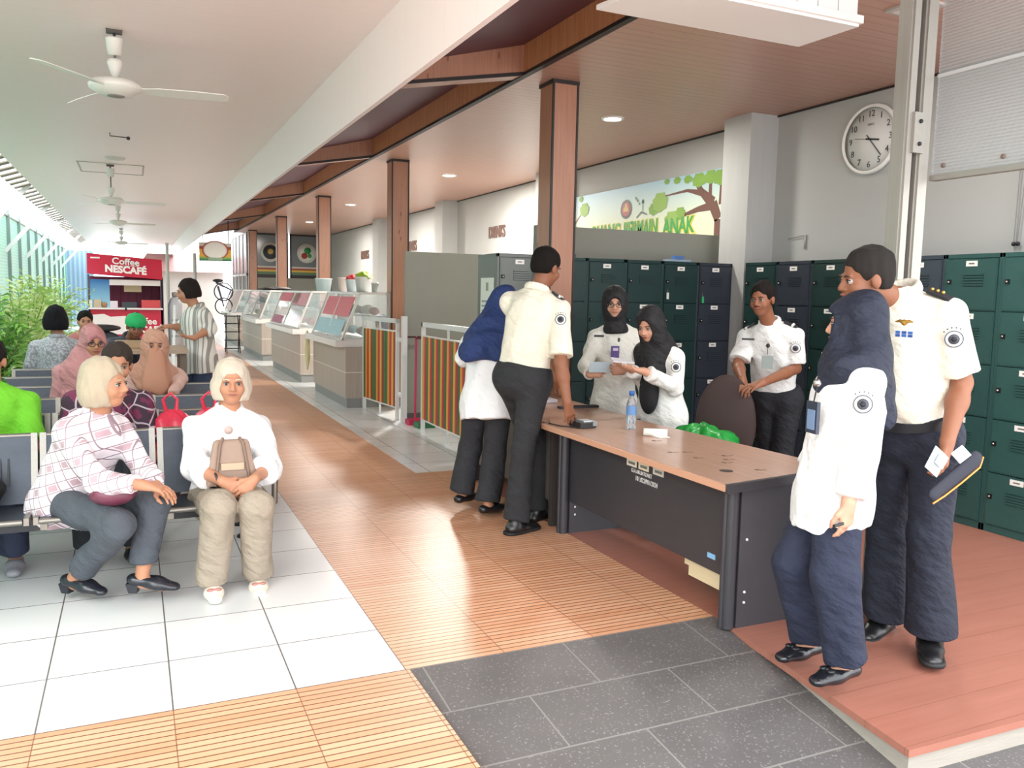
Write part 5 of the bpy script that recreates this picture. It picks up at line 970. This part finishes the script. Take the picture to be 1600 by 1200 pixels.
# tall officer at the right
f = (-.95, -.25)
J = torso(at(1432, 678, 2.50), at(1408, 470, 2.50), at(1352, 436, 2.52), f, .205, E_l=at(1503, 598, 2.30), W_l=at(1480, 690, 2.24), E_r=at(1375, 590, 2.80), W_r=at(1370, 670, 2.85),
          K_l=at(1452, 835, 2.40), A_l=at(1454, 985, 2.40), K_r=at(1388, 835, 2.66), A_r=at(1378, 958, 2.70), T_l=(-.75, -.7, 0), T_r=(-.9, -.35, 0))
r_, I1 = figure('officer in cream uniform shirt with three star epaulette holding a dark cap and papers', J, 1.76, 'brown', (-.9, .35, -.15), hair='2a2624', belly=.03, res=.006,
    top=dict(m=CREAM, sleeve=.52, hem=.03, ease=.022, cuff=.014, epaulette='l', stars=True, patch='l'), bottom=dict(m=NAVY, cuff=.098, ease=.022, rise=.10, belt=True), shoes=dict(c='141416', boot=True), hands=dict(l=dict(d=(-.05, .0, -1), n=(-.55, .6, -.1), t=(-1, -.2, 0), c=(.5, .7, .8, .9)), r=dict(d=(0, 0, -1), n=(-.5, -.5, 0), t=(-1, 0, 0))))
hp = at(1487, 728, 2.20)
b = MB(); a0 = V3(at(1452, 780, 2.2)); a1 = V3(at(1532, 712, 2.2)); d = unit(a1-a0); q = unit(np.cross(d, (0.5, 1, 0))); n_ = np.cross(d, q); cm = (a0+a1)/2
capm = sdf_obj('officer_cap', U([ecap(a0+d*.03, a1-d*.03, .028, .036, n_, .40)], .02), cm-.3, cm+.3, .006, mat('1b1d2b', .7), base=cm); tag(capm, 'dark folded side cap with orange piping in the tall officer hand', 'cap')
n_ = unit(n_) if unit(n_)@V3((-.7, -.7, 0)) > 0 else -unit(n_); q = q if q[2] < 0 else -q
MB().tube([a0+q*.020+n_*.006, a0+d*.06+q*.024+n_*.012, cm+q*.028+n_*.012, a1-d*.04+q*.03+n_*.010, a1+q*.006+n_*.01], .0035, None, 8).build('orange_piping', mat('d98a3a', .5), capm)
c_ = V3(at(1468, 720, 2.14))
for cc_, l1, l2, w, col, lab in ((c_, (-.05, 0, .02), (.04, .02, -.03), .09, 'c3d2dd', 'larger pale blue folded paper in the tall officer hand'), (c_+V3((.012, -.008, .006)), (-.03, 0, .012), (.025, .012, -.02), .05, 'e6e4df', 'small white card on the pale blue folded paper in the tall officer hand'), (V3(at(1502, 704, 2.2)), (-.03, 0, -.03), (.03, 0, 0.), .05, 'd5dde2', 'paper corner sticking out behind the tall officer hand')):
    b = MB(); b.bar(cc_+V3(l1), cc_+V3(l2), w, .004, mat(col, .5), up=(-.6, -.7, .3)); tag(b.build('folded_paper', base=cc_), lab, 'paper')
# ribbons, wing badge and pocket on the officer chest
def chest(I_, x, z, dy=0.): return I_['J']['N']-I_['up']*z+I_['sr']*x+I_['fw']*dy
b = MB(); p_ = V3(at(1414, 522, 2.235)); b.cbox(p_, (.008, .085, .024), mat('c9ccd4', .5))
for k in range(6): b.cbox(p_+V3((-.005, (k % 3-1)*.028, .006-.012*(k//3))), (.004, .018, .010), mat(('3a63a8', '2d4f90')[k % 2], .5))
b.build('medal_ribbons', parent=r_)
b = MB(); p_ = V3(at(1413, 504, 2.235)); b.ball(p_, (.008, .014, .012), mat('c79a4a', .3, .7), 10)
for g in (-1, 1): b.tube([p_, p_+V3((0, g*.022, .006)), p_+V3((0, g*.04, .002))], [.008, .006, .002], mat('c79a4a', .3, .7), 8)
b.build('wing_badge', parent=r_)
# woman in navy headscarf and white jacket, right foreground
f = (-.86, .50)
J = torso(at(1300, 780, 2.42), at(1337, 572, 2.42), at(1338, 506, 2.44), f, .165, E_l=at(1342, 690, 2.28), W_l=at(1326, 785, 2.22), E_r=at(1300, 680, 2.66), W_r=at(1262, 735, 2.70),
          K_l=at(1305, 900, 2.30), A_l=at(1322, 1030, 2.28), K_r=at(1243, 880, 2.50), A_r=at(1266, 996, 2.52), T_l=(-.97, -.05, 0), T_r=(-1, -.05, 0))
r_, I2 = figure('woman in navy headscarf, white uniform jacket and navy trousers leaning by the desk end', J, 1.60, 'fair', (-.60, .80, -.06), hijab=dict(c='1c2233', len=.20, w=1.0, slope=-.2, back=.1, amp=.010, extra=[(at(1362, 560, 2.36), at(1380, 640, 2.36), .11, .06, (.7, -.7, 0), .7), (at(1330, 570, 2.34), at(1282, 600, 2.44), .06, .03, (0, 1, 0), .7)]), res=.006,
    top=dict(m=WHT, sleeve=.97, hem=.10, ease=.034, flare=.02, name='jacket', cuff=.020, slope=.25, patch='l', amp=.007), bottom=dict(m='20263a', cuff=.082, ease=.028, amp=.007), shoes=dict(c='16171c', rough=.2, low=True, bow='16171c'), hands=dict(l=dict(d=(-.06, -.02, -1), n=(-.2, 1, 0), t=(-1, 0, 0), c=(.35, .5, .55, .6)), r=dict(d=(-.5, 0, -.8), n=(0, -1, 0), t=(-1, 0, 0))))
b = MB(); c_ = V3(at(1270, 652, 2.36)); b.bar(c_+V3((0, 0, .06)), c_-V3((0, 0, .06)), .07, .014, mat('2a3142', .4), up=(1, -.2, 0)); b.tube([c_+V3((.0, 0, .06)), V3(at(1278, 600, 2.40))], .003, mat('2a2a2a', .5), 6); b.ball(V3(at(1277, 598, 2.39)), .016, M_CHR, 10); b.bar(c_+V3((-.009, 0, .03)), c_+V3((-.009, 0, -.045)), .045, .004, mat('6f87a8', .4), up=(1, -.2, 0)); b.build('id_badge', parent=r_)
b = MB(); b.tube([V3(at(1317, 818, 2.14)), V3(at(1303, 822, 2.13))], .006, M_BLK, 8); b.build('ring', parent=r_)
# man leaning on the desk, seen from behind
f = (.75, .62)
J = torso(at(815, 592, 4.80), at(838, 462, 4.80), at(854, 419, 4.80), f, .195, E_r=at(876, 568, 4.56), W_r=at(886, 628, 4.50), E_l=at(838, 545, 5.05), W_l=at(862, 590, 5.12),
          K_r=at(818, 705, 4.74), A_r=at(806, 812, 4.72), K_l=at(840, 700, 5.0), A_l=at(838, 796, 4.98), T_r=(.9, .3, 0), T_l=(.85, .5, 0))
r_, I3 = figure('young man in cream shirt and black trousers seen from behind, one hand on the desk', J, 1.76, 'brown', (.92, .38, -.25), hair='15110f', res=.0065,
    top=dict(m=CREAM, sleeve=.52, hem=.04, ease=.020, cuff=.012, epaulette='r', patch='r'), bottom=dict(m='26272a', cuff=.075, ease=.014, rise=.09), shoes=dict(c='151517', boot=True), hands=dict(r=dict(d=(.35, .15, -.9), n=(.1, .6, -.7), t=(-.3, .9, 0), c=(.15, .2, .25, .3), sp=2.2), l=dict(d=(.6, .2, -.6), n=(0, -.5, -.8), t=(.5, 0, 0))))
# woman in royal navy scarf leaning over the second desk
J = torso(at(762, 626, 5.28), at(763, 520, 5.36), at(785, 476, 5.42), f, .165, E_l=at(722, 560, 5.50), W_l=at(742, 560, 5.78), E_r=at(800, 580, 5.25), W_r=at(835, 605, 5.35),
          K_r=at(772, 710, 5.24), A_r=at(762, 784, 5.18), K_l=at(735, 700, 5.42), A_l=at(722, 768, 5.42), T_r=(.95, .3, 0), T_l=(.8, .5, 0))
r_, I4 = figure('woman in royal navy headscarf, long white shirt and flared black trousers, seen from behind', J, 1.62, 'tan', (.75, .45, -.5), hijab=dict(c='1f3466', len=.21, w=1.12, slope=-.1, back=.26, amp=.010, extra=[(at(772, 530, 5.31), at(755, 552, 5.33), .142, .098, (-.7, -.6, 0), .75)]), res=.0075,
    top=dict(m=WHT, sleeve=.95, hem=.13, ease=.034, flare=.03, name='long_shirt', cuff=.01, amp=.007), bottom=dict(m='2a2b2f', cuff=.095, ease=.02), shoes=dict(c='17171a'), hands=dict(l=dict(d=(.5, .5, -.5), n=(0, 0, -1), t=(0, -1, 0)), r=dict(d=(.7, .2, -.3), n=(0, 0, -1), t=(0, 1, 0))))
# woman in glasses behind the desk
f = (-.42, -.9)
J = torso(at(960, 634, 5.572), at(962, 514, 5.572), at(961, 474, 5.510), f, .165, E_r=at(915, 572, 5.510), W_r=at(921, 585, 5.284), E_l=at(1003, 580, 5.366), W_l=at(972, 580, 5.161),
          K_l=at(968, 740, 5.551), K_r=at(950, 740, 5.572)); J['A_l'] = V3((J['K_l'][0], J['K_l'][1]+.02, .09)); J['A_r'] = V3((J['K_r'][0], J['K_r'][1]+.02, .09)); J['T_l'] = J['T_r'] = V3((-.3, -1, 0))
r_, I5 = figure('woman in black headscarf and glasses holding a pale paper behind the desk', J, 1.60, 'fair', (-.5, -.82, -.12), hijab=dict(c='1b1a1d', len=.045, w=.60, amp=.004), glasses=True, res=.006,
    top=dict(m='dcdbd2', sleeve=.97, hem=.14, ease=.03, flare=.02, collar='force', name='uniform_shirt', cuff=.006, amp=.005), bottom=dict(m='22242a', cuff=.08), shoes=dict(c='17171a'), hands=dict(r=dict(d=(.8, -.3, .15), n=(-.2, -.9, .2), t=(0, 0, 1), c=(.6, .7, .8, .9)), l=dict(d=(-.9, .0, .1), n=(.2, -.9, .2), t=(0, 0, 1), c=(.6, .7, .8, .9))))
b = MB(); c_ = V3(at(938, 576, 5.202)); b.bar(c_-V3((.08, -.02, -.01)), c_+V3((.08, -.02, .01)), .006, .085, mat('bfd3da', .6), up=(0, -.5, 1)); tag(b.build('paper_slip', base=c_), 'pale blue paper in the hands of the woman in glasses', 'paper')
b = MB(); p_ = V3(at(936, 525, 5.382)); b.bar(p_-V3((.035, -.012, 0)), p_+V3((.035, -.012, 0)), .005, .016, M_BLK); p2 = V3(at(967, 531, 5.387)); b.ball(p2, (.012, .008, .018), mat('3a3a38', .4), 8); p3 = V3(at(961, 550, 5.361)); b.bar(p3-V3((.03, -.01, 0)), p3+V3((.03, -.01, 0)), .006, .09, mat('5a4a86', .4)); b.bar(p3-V3((.018, .0, -.02)), p3+V3((.018, -.012, .02)), .007, .02, mat('d3c3d9', .4)); b.build('name_tag', parent=r_)
# woman in black headscarf with phone
f = (-.94, -.32)
J = torso(at(1034, 650, 4.92), at(1028, 542, 4.90), at(1016, 508, 4.86), f, .165, E_l=at(1056, 606, 4.72), W_l=at(1006, 580, 4.62), E_r=at(1012, 602, 5.02), W_r=at(985, 576, 4.86),
          K_l=at(1030, 740, 4.80), K_r=at(1022, 740, 4.98)); J['A_l'] = V3((J['K_l'][0], J['K_l'][1], .09)); J['A_r'] = V3((J['K_r'][0], J['K_r'][1], .09)); J['T_l'] = J['T_r'] = V3((-1, -.2, 0))
r_, I6 = figure('woman in long black headscarf and white jacket looking at the phone she holds', J, 1.58, 'fair', (-.85, -.42, -.35), hijab=dict(c='17171a', len=.27, w=1.0, slope=-.1, amp=.008), res=.006,
    top=dict(m='e2e1dc', sleeve=.95, hem=.16, ease=.032, flare=.03, name='jacket', cuff=.012, patch='l', amp=.006), bottom=dict(m='22242a', cuff=.08), shoes=dict(c='17171a'), hands=dict(l=dict(d=(-.93, .1, .12), n=(0, .1, 1), t=(0, .9, .3), c=(.2, .3, .35, .4)), r=dict(d=(-.9, -.35, .1), n=(0, -.2, 1), t=(0, -.9, .3), c=(.3, .4, .45, .5))))
b = MB(); c_ = V3(at(972, 562, 4.70)); b.bar(c_-V3((.075, -.01, .0)), c_+V3((.075, -.01, -.012)), .07, .010, mat('c9c9cc', .25), up=(.1, -.3, 1)); tag(b.build('smartphone', base=c_), 'silver smartphone in the hands of the woman in black headscarf', 'phone')
b = MB(); c_ = V3(at(1012, 612, 4.82)); 
c_ = V3(at(1014, 614, 4.84)); pl_ = sdf_obj('black_undershirt', ell(c_, (.06, .085, .15)), c_-.3, c_+.3, .008, mat('19191c', .8), r_)
# young officer at the brown chair
f = (-.80, -.55)
J = torso(at(1212, 622, 4.72), at(1203, 512, 4.70), at(1191, 468, 4.66), f, .19, E_l=at(1243, 576, 4.56), W_l=at(1192, 598, 4.34), E_r=at(1153, 570, 4.78), W_r=at(1160, 592, 4.56),
          K_l=at(1222, 715, 4.66), K_r=at(1202, 712, 4.80)); J['A_l'] = V3((J['K_l'][0], J['K_l'][1], .09)); J['A_r'] = V3((J['K_r'][0], J['K_r'][1], .09)); J['T_l'] = J['T_r'] = V3((-.8, -.5, 0))
r_, I7 = figure('young officer in white short sleeve shirt with hands resting on the brown chair back', J, 1.70, 'brown', (-.88, -.42, -.1), hair='171210', moustache=True, res=.006,
    top=dict(m='d5d5d2', sleeve=.50, hem=.02, ease=.020, cuff=.012, epaulette='lr', patch='l'), bottom=dict(m='181a20', cuff=.075, rise=.08), shoes=dict(c='151517', boot=True), hands=dict(l=dict(d=(-.85, .1, -.25), n=(-.2, .2, -1), t=(0, 1, 0), c=(.2, .25, .3, .3), sp=1.6), r=dict(d=(-.3, -.6, -.55), n=(-.2, .2, -1), t=(.6, -.4, 0), c=(.3, .4, .4, .4))))
b = MB(); p_ = V3(at(1169, 530, 4.555)); b.bar(p_-V3((.03, -.03, 0)), p_+V3((.03, -.03, 0)), .005, .014, M_BLK); p2 = V3(at(1200, 540, 4.50)); b.ball(p2, (.014, .014, .016), M_BLK, 10); b.tube([p2, p2-V3((0, 0, .06))], .002, M_BLK, 6); p3 = V3(at(1199, 566, 4.48)); b.bar(p3-V3((.032, -.02, 0)), p3+V3((.032, -.02, 0)), .008, .09, mat('7c8480', .4)); b.build('id_badge', parent=r_)
# elderly woman in plaid shirt
def f_plaid(t):
    tc_ = t.n('ShaderNodeTexCoord'); q = t.n('ShaderNodeMapping'); q.inputs['Rotation'].default_value = (.15, .25, .75); t.t.links.new(tc_.outputs['Object'], q.inputs[0]); s_ = t.n('ShaderNodeSeparateXYZ'); t.t.links.new(q.outputs[0], s_.inputs[0]); x, y, z = s_.outputs
    b1 = t.line(x, .085, 0., .030); b2 = t.line(z, .095, 0., .030); l1 = t.m('MAXIMUM', t.line(x, .085, .022, .0045), t.line(x, .085, -.022, .0045)); l2 = t.m('MAXIMUM', t.line(z, .095, .022, .0045), t.line(z, .095, -.022, .0045))
    a = t.mix(t.m('MULTIPLY', t.m('MULTIPLY', b1, b2), .85), srgb('ece4e8'), srgb('a7838b')); a = t.mix(t.m('MULTIPLY', t.m('MAXIMUM', b1, b2), .22), a, srgb('c4a8b2')); t.col(t.mix(t.m('MULTIPLY', t.m('MAXIMUM', l1, l2), .8), a, srgb('74505e'))); t.b.inputs['Roughness'].default_value = .85
f = (.62, -.78)
J = torso(at(110, 778, 4.64), at(152, 655, 4.52), at(165, 600, 4.46), f, .165, E_r=at(150, 752, 4.24), W_r=at(222, 758, 4.12), E_l=at(228, 735, 4.50), W_l=at(246, 762, 4.26),
          K_r=at(186, 822, 4.16), A_r=at(116, 902, 4.44), K_l=at(240, 782, 4.30), A_l=at(222, 900, 4.28), T_r=(.8, -.6, 0), T_l=(.95, -.3, 0)); J['hairlen'] = (.07, 0, 0)
r_, I8 = figure('elderly woman in white and maroon plaid shirt turned to her neighbour on the front bench', J, 1.56, 'tan', (.85, -.5, 0), hair='b9ab95', res=.0065,
    top=dict(m=mk('plaid cotton', f_plaid), sleeve=.95, hem=.10, ease=.04, flare=.02, name='plaid_shirt', cuff=.012, amp=.007), bottom=dict(m='4a4f57', cuff=.062, ease=.016, len=.82, rise=.06), shoes=dict(c='22242c', low=True, heel=.028, rough=.25), hands=dict(r=dict(d=(.9, -.1, -.2), n=(0, .2, -1), t=(0, 1, 0), c=(.3, .4, .5, .5)), l=dict(d=(.5, -.7, -.2), n=(0, 0, -1), t=(-.8, 0, 0))))
pb = blob(V3(at(178, 772, 4.22)), (.10, .06, .055), mat('6b3346', .4), .1, 24); tag(pb.build('small_purse', base=V3(at(178, 772, 4.22))), 'small maroon purse on the lap of the woman in plaid', 'purse')
# elderly woman in white blouse
f = (.05, -1)
J = torso(at(352, 776, 4.68), at(358, 650, 4.62), at(362, 598, 4.58), f, .175, E_r=at(306, 730, 4.50), W_r=at(347, 752, 4.27), E_l=at(420, 730, 4.50), W_l=at(398, 748, 4.25),
          K_r=at(340, 792, 4.18), A_r=at(332, 905, 4.28), K_l=at(402, 790, 4.18), A_l=at(402, 896, 4.34), T_r=(.0, -1, 0), T_l=(-.05, -1, 0)); J['hairlen'] = (.06, 0, 0)
r_, I9 = figure('elderly woman in white blouse and beige trousers with clasped hands on the front bench', J, 1.56, 'tan', (-.05, -1, 0), hair='cfc4b2', res=.0065,
    top=dict(m='efeff0', sleeve=.80, hem=.02, ease=.04, flare=.01, name='blouse', cuff=.045, amp=.007), bottom=dict(m='9c9080', cuff=.080, ease=.02, rise=.06, amp=.006), shoes=dict(c='e6dfd0', rough=.6, bow='b07a70'), hands=dict(r=dict(d=(.75, -.2, -.45), n=(.1, .9, -.2), t=(0, 0, 1), c=(.3, .4, .4, .4)), l=dict(d=(-.6, -.3, -.55), n=(-.1, .9, -.2), t=(0, 0, 1), c=(.5, .6, .7, .7))))
b = MB(); q = V3(at(339, 749, 4.30)); b.lathe([(.034, -.006), (.037, 0), (.034, .006)], q, mat('2a2426', .4), 16, Matrix.Rotation(math.radians(75), 4, 'Y'), False); b.build('bracelet', parent=r_)
b = MB(); b.ball(V3(at(357, 672, 4.475)), (.022, .012, .022), mat('b9a29a', .4), 12); b.build('brooch', parent=r_)
bc = V3(at(362, 722, 4.40)); bg = thing('beige_handbag', 'beige brown leather handbag on the lap of the woman in white blouse', 'bag', bc)
b = MB(); b.hexa([bc+V3((x*.13, y*.05, -.115)) for x, y in ((-1, -1), (1, -1), (1, 1), (-1, 1))], [bc+V3((x*.085, y*.02+.02, .115)) for x, y in ((-1, -1), (1, -1), (1, 1), (-1, 1))]); b.build('bag_body', mat('9a8272', .6, var=.08, bump=.2), bg, bevel=.018)
b = MB()
for g in (-1, 1): b.tube([bc+V3((g*.085, -.052, -.11)), bc+V3((g*.07, -.034, 0)), bc+V3((g*.055, -.012, .10)), bc+V3((g*.04, .01, .125))], .008, None, 8)
b.build('strap', mat('7f6a5c', .6), bg); b = MB(); b.cbox(bc+V3((.0, -.038, -.015)), (.11, .012, .035)); b.build('pale_stripe', mat('c2a98e', .6), bg)
# person in green polo at the left edge
f = (.05, -1)
J = down_arms(sit_legs(torso(at(-8, 745, 5.44), at(-14, 612, 5.42), at(-18, 565, 5.38), f, .19, E_l=at(50, 700, 5.32), W_l=at(8, 692, 5.06)), f), f)
figure('person in bright green polo shirt at the left edge, arm folded, on the second bench', J, 1.68, 'tan', (0, -1, 0), hair='1c1614', res=.009, top=dict(m='6fc42a', sleeve=.5, ease=.024, name='polo_shirt', collar_m=mat('2d7a2a', .8), cuff=.012), bottom=dict(m='2a2f45', cuff=.07), shoes=dict(c='8a8a92'), hands=dict(l=dict(d=(-1, -.2, 0), n=(0, .8, -.5), t=(0, 0, 1)), r=dict(d=(0, -1, -.2), n=(0, 0, -1), t=(1, 0, 0))))
# person in maroon batik behind the two women
def f_batik(t):
    v = t.n('ShaderNodeTexVoronoi', feature='DISTANCE_TO_EDGE'); v.inputs['Scale'].default_value = 9.; tc_ = t.n('ShaderNodeTexCoord'); t.t.links.new(tc_.outputs['Object'], v.inputs['Vector']); n1 = t.noise(7)
    a = t.mix(t.m('GREATER_THAN', n1, .52), srgb('3a2434'), srgb('6d2748')); t.col(t.mix(t.m('LESS_THAN', v.outputs['Distance'], .035), a, srgb('b9a9b2'))); t.b.inputs['Roughness'].default_value = .8
J = down_arms(sit_legs(torso(at(168, 735, 5.44), at(170, 612, 5.42), at(183, 570, 5.38), f, .195, E_l=at(234, 700, 5.36), W_l=at(234, 745, 5.12)), f), f)
figure('person in dark maroon batik shirt on the second bench behind the woman in plaid', J, 1.68, 'tan', (.1, -1, -.1), hair='3a312c', res=.009, top=dict(m=mk('batik print', f_batik), sleeve=.52, ease=.028, name='batik_shirt', cuff=.014), bottom=dict(m='22242a', cuff=.07), shoes=dict(c='222226'), hands=dict(l=dict(d=(0, -.6, -.8), n=(0, 0, -1), t=(-1, 0, 0)), r=dict(d=(0, -.6, -.8), n=(0, 0, -1), t=(1, 0, 0))))
# woman in peach face veil
J = down_arms(sit_legs(torso(at(240, 655, 7.02), at(242, 575, 6.98), at(243, 541, 6.94), f, .18, E_l=at(284, 592, 6.95), W_l=at(268, 618, 6.74)), f, .5), f)
figure('woman in peach headscarf and peach face veil seated on the fourth bench', J, 1.60, 'tan', (0, -1, 0), hijab=dict(c='b98a74', len=.16, w=1.0, amp=.007), veil='b5826a', res=.010, top=dict(m='c9a79c', sleeve=.97, ease=.03, name='mauve_dress', hem=.1), bottom=dict(m='6d4f50', cuff=.09), shoes=dict(c='2a2426'), hands=dict(l=dict(d=(-.6, -.6, -.2), n=(0, 0, -1), t=(-1, 0, 0)), r=dict(d=(.6, -.6, -.2), n=(0, 0, -1), t=(1, 0, 0))))
# woman in dusty pink headscarf with glasses
J = down_arms(sit_legs(torso(at(132, 655, 7.02), at(136, 572, 6.98), at(146, 535, 6.94), f, .18), f, .5), f)
figure('woman in dusty pink headscarf and glasses on the fourth bench left of the veiled woman', J, 1.60, 'tan', (.25, -1, -.1), hijab=dict(c='b87f7f', len=.34, w=1.12, amp=.009), glasses=True, res=.010, top=dict(m='b98787', sleeve=.97, ease=.03, name='pink_dress', hem=.1), bottom=dict(m='5a4048', cuff=.09), shoes=dict(c='2a2426'), hands=dict(l=dict(d=(-.6, -.6, -.2), n=(0, 0, -1), t=(-1, 0, 0)), r=dict(d=(.6, -.6, -.2), n=(0, 0, -1), t=(1, 0, 0))))
def stool(x, y, c, label):
    t = thing('plastic_stool', label, 'stool', (x, y, 0), 'low stools around the wooden table'); MB().cbox((x, y, .425), (.34, .34, .03)).build('seat', mat(c, .5), t, bevel=.008)
    for sx in (-1, 1):
        for sy in (-1, 1): MB().bar((x+sx*.15, y+sy*.15, 0), (x+sx*.12, y+sy*.12, .41), .03).build('leg', mat(c, .5), t)
# person in green cap leaning over the table
J = sit_legs(torso(at(192, 597, 9.25), at(203, 533, 9.02), at(212, 511, 8.86), f, .19, E_l=at(226, 546, 8.82), W_l=at(224, 536, 8.55), E_r=at(172, 541, 8.85), W_r=at(200, 536, 8.58)), f, .55)
figure('person in bright green knitted cap and dark jacket writing at the wooden table', J, 1.66, 'brown', (.1, -1, -.28), hair='221a16', beanie='1fae62', res=.010, top=dict(m='39404d', sleeve=.97, ease=.03, name='dark_jacket'), bottom=dict(m='22242a', cuff=.07), shoes=dict(c='222226'), hands=dict(l=dict(d=(-.5, -.8, 0), n=(0, 0, -1), t=(-1, 0, 0)), r=dict(d=(.4, -.9, 0), n=(0, 0, -1), t=(1, 0, 0))))
stool(float(J['P'][0]), float(J['P'][1]), '7a3036', 'red stool under the person in green cap')
# boy
J = down_arms(sit_legs(torso(at(128, 572, 10.3), at(128, 528, 10.28), at(133, 503, 10.24), f, .15), f, .5), f)
figure('dark haired boy sitting between the palms and the red kiosk', J, 1.45, 'tan', (.15, -1, 0), hair='17120f', res=.011, hs=.95, top=dict(m='b0706a', sleeve=.5, ease=.025), bottom=dict(m='2a3040', cuff=.07), shoes=dict(c='222226'), hands=dict(l=dict(d=(0, -1, -.2), n=(0, 0, -1), t=(-1, 0, 0)), r=dict(d=(0, -1, -.2), n=(0, 0, -1), t=(1, 0, 0))))
stool(float(J['P'][0]), float(J['P'][1])+.02, '39404c', 'dark stool under the seated boy')
# woman in grey blouse seen from behind
fb_ = (.05, 1)
J = down_arms(sit_legs(torso(at(95, 612, 9.2), at(90, 532, 9.18), at(88, 500, 9.2), fb_, .20, E_l=at(48, 570, 9.2), W_l=at(45, 590, 9.4)), fb_, .5), fb_)
J['hairlen'] = (.05, 0, 0)
figure('dark haired woman in grey patterned blouse seen from behind beside the palms', J, 1.60, 'tan', (.1, 1, 0), hair='15151a', hs=1.1, res=.010, top=dict(m=mk('grey print', lambda t: (t.col(t.mix(t.m('GREATER_THAN', t.noise(30, 4), .5), srgb('8d9096'), srgb('b9bbc0'))), None)[1]), sleeve=.8, ease=.035, name='grey_blouse', hem=.05, cuff=.02), bottom=dict(m='2a2c34', cuff=.07), shoes=dict(c='222226'), hands=dict(l=dict(d=(0, 1, -.2), n=(0, 0, -1), t=(1, 0, 0)), r=dict(d=(0, 1, -.2), n=(0, 0, -1), t=(-1, 0, 0))))
stool(float(J['P'][0]), float(J['P'][1])-.02, 'b9b9b4', 'white stool under the woman in grey blouse')
# standing woman in striped top
f = (-.88, -.35)
def f_stripe(t):
    tc_ = t.n('ShaderNodeTexCoord'); s_ = t.n('ShaderNodeSeparateXYZ'); t.t.links.new(tc_.outputs['Object'], s_.inputs[0]); u = t.m('ADD', s_.outputs[0], t.m('MULTIPLY', s_.outputs[1], -.5)); t.col(t.mix(t.m('MAXIMUM', t.line(u, .05, 0, .014), t.line(u, .13, .02, .03)), srgb('e6e4dd'), srgb('9a9992'))); t.b.inputs['Roughness'].default_value = .85
J = torso(at(313, 560, 9.0), at(307, 484, 9.0), at(293, 456, 8.98), f, .175, E_l=at(328, 514, 8.86), W_l=at(304, 528, 8.74), E_r=at(284, 512, 9.18), W_r=at(266, 510, 9.1))
for g, dx, dy in (('l', .03, -.09), ('r', -.02, .09)): J['K_'+g] = J['P']+V3((dx-.02, dy, -.42)); J['A_'+g] = V3((J['P'][0]+dx, J['P'][1]+dy, .09)); J['T_'+g] = V3((-.9, -.3, 0))
J['hairlen'] = (.03, 0, 0)
figure('standing woman with dark bob in grey and white striped blouse and jeans, in the aisle', J, 1.64, 'tan', (-.92, -.1, -.15), hair='241c1a', res=.008, top=dict(m=mk('striped cloth', f_stripe), sleeve=.75, ease=.04, flare=.04, hem=.14, name='striped_blouse', cuff=.03), bottom=dict(m='33425e', cuff=.075), shoes=dict(c='2a2a2e'), hands=dict(l=dict(d=(-.9, 0, .1), n=(0, .3, 1), t=(0, 1, 0)), r=dict(d=(-1, 0, 0), n=(0, 0, -1), t=(0, -1, 0), c=(.6, .7, .8, .8))))
# stall keeper
J = down_arms(torso(at(600, 570, 12.3), at(599, 524, 12.25), at(597, 506, 12.25), (-.9, -.4), .16, K_l=(3.44, 12.2, .42), A_l=(3.44, 12.2, .09), K_r=(3.42, 12.38, .42), A_r=(3.42, 12.38, .09), T_l=(-1, 0, 0), T_r=(-1, 0, 0)), (-.9, -.4))
figure('stall keeper in navy headscarf and pink shirt behind the nearest counter', J, 1.50, 'tan', (-.8, -.5, -.3), hijab=dict(c='232a48', len=.12), res=.012, top=dict(m='b0406a', sleeve=.9, ease=.03), bottom=dict(m='2a2c34'), shoes=dict(c='222226'))
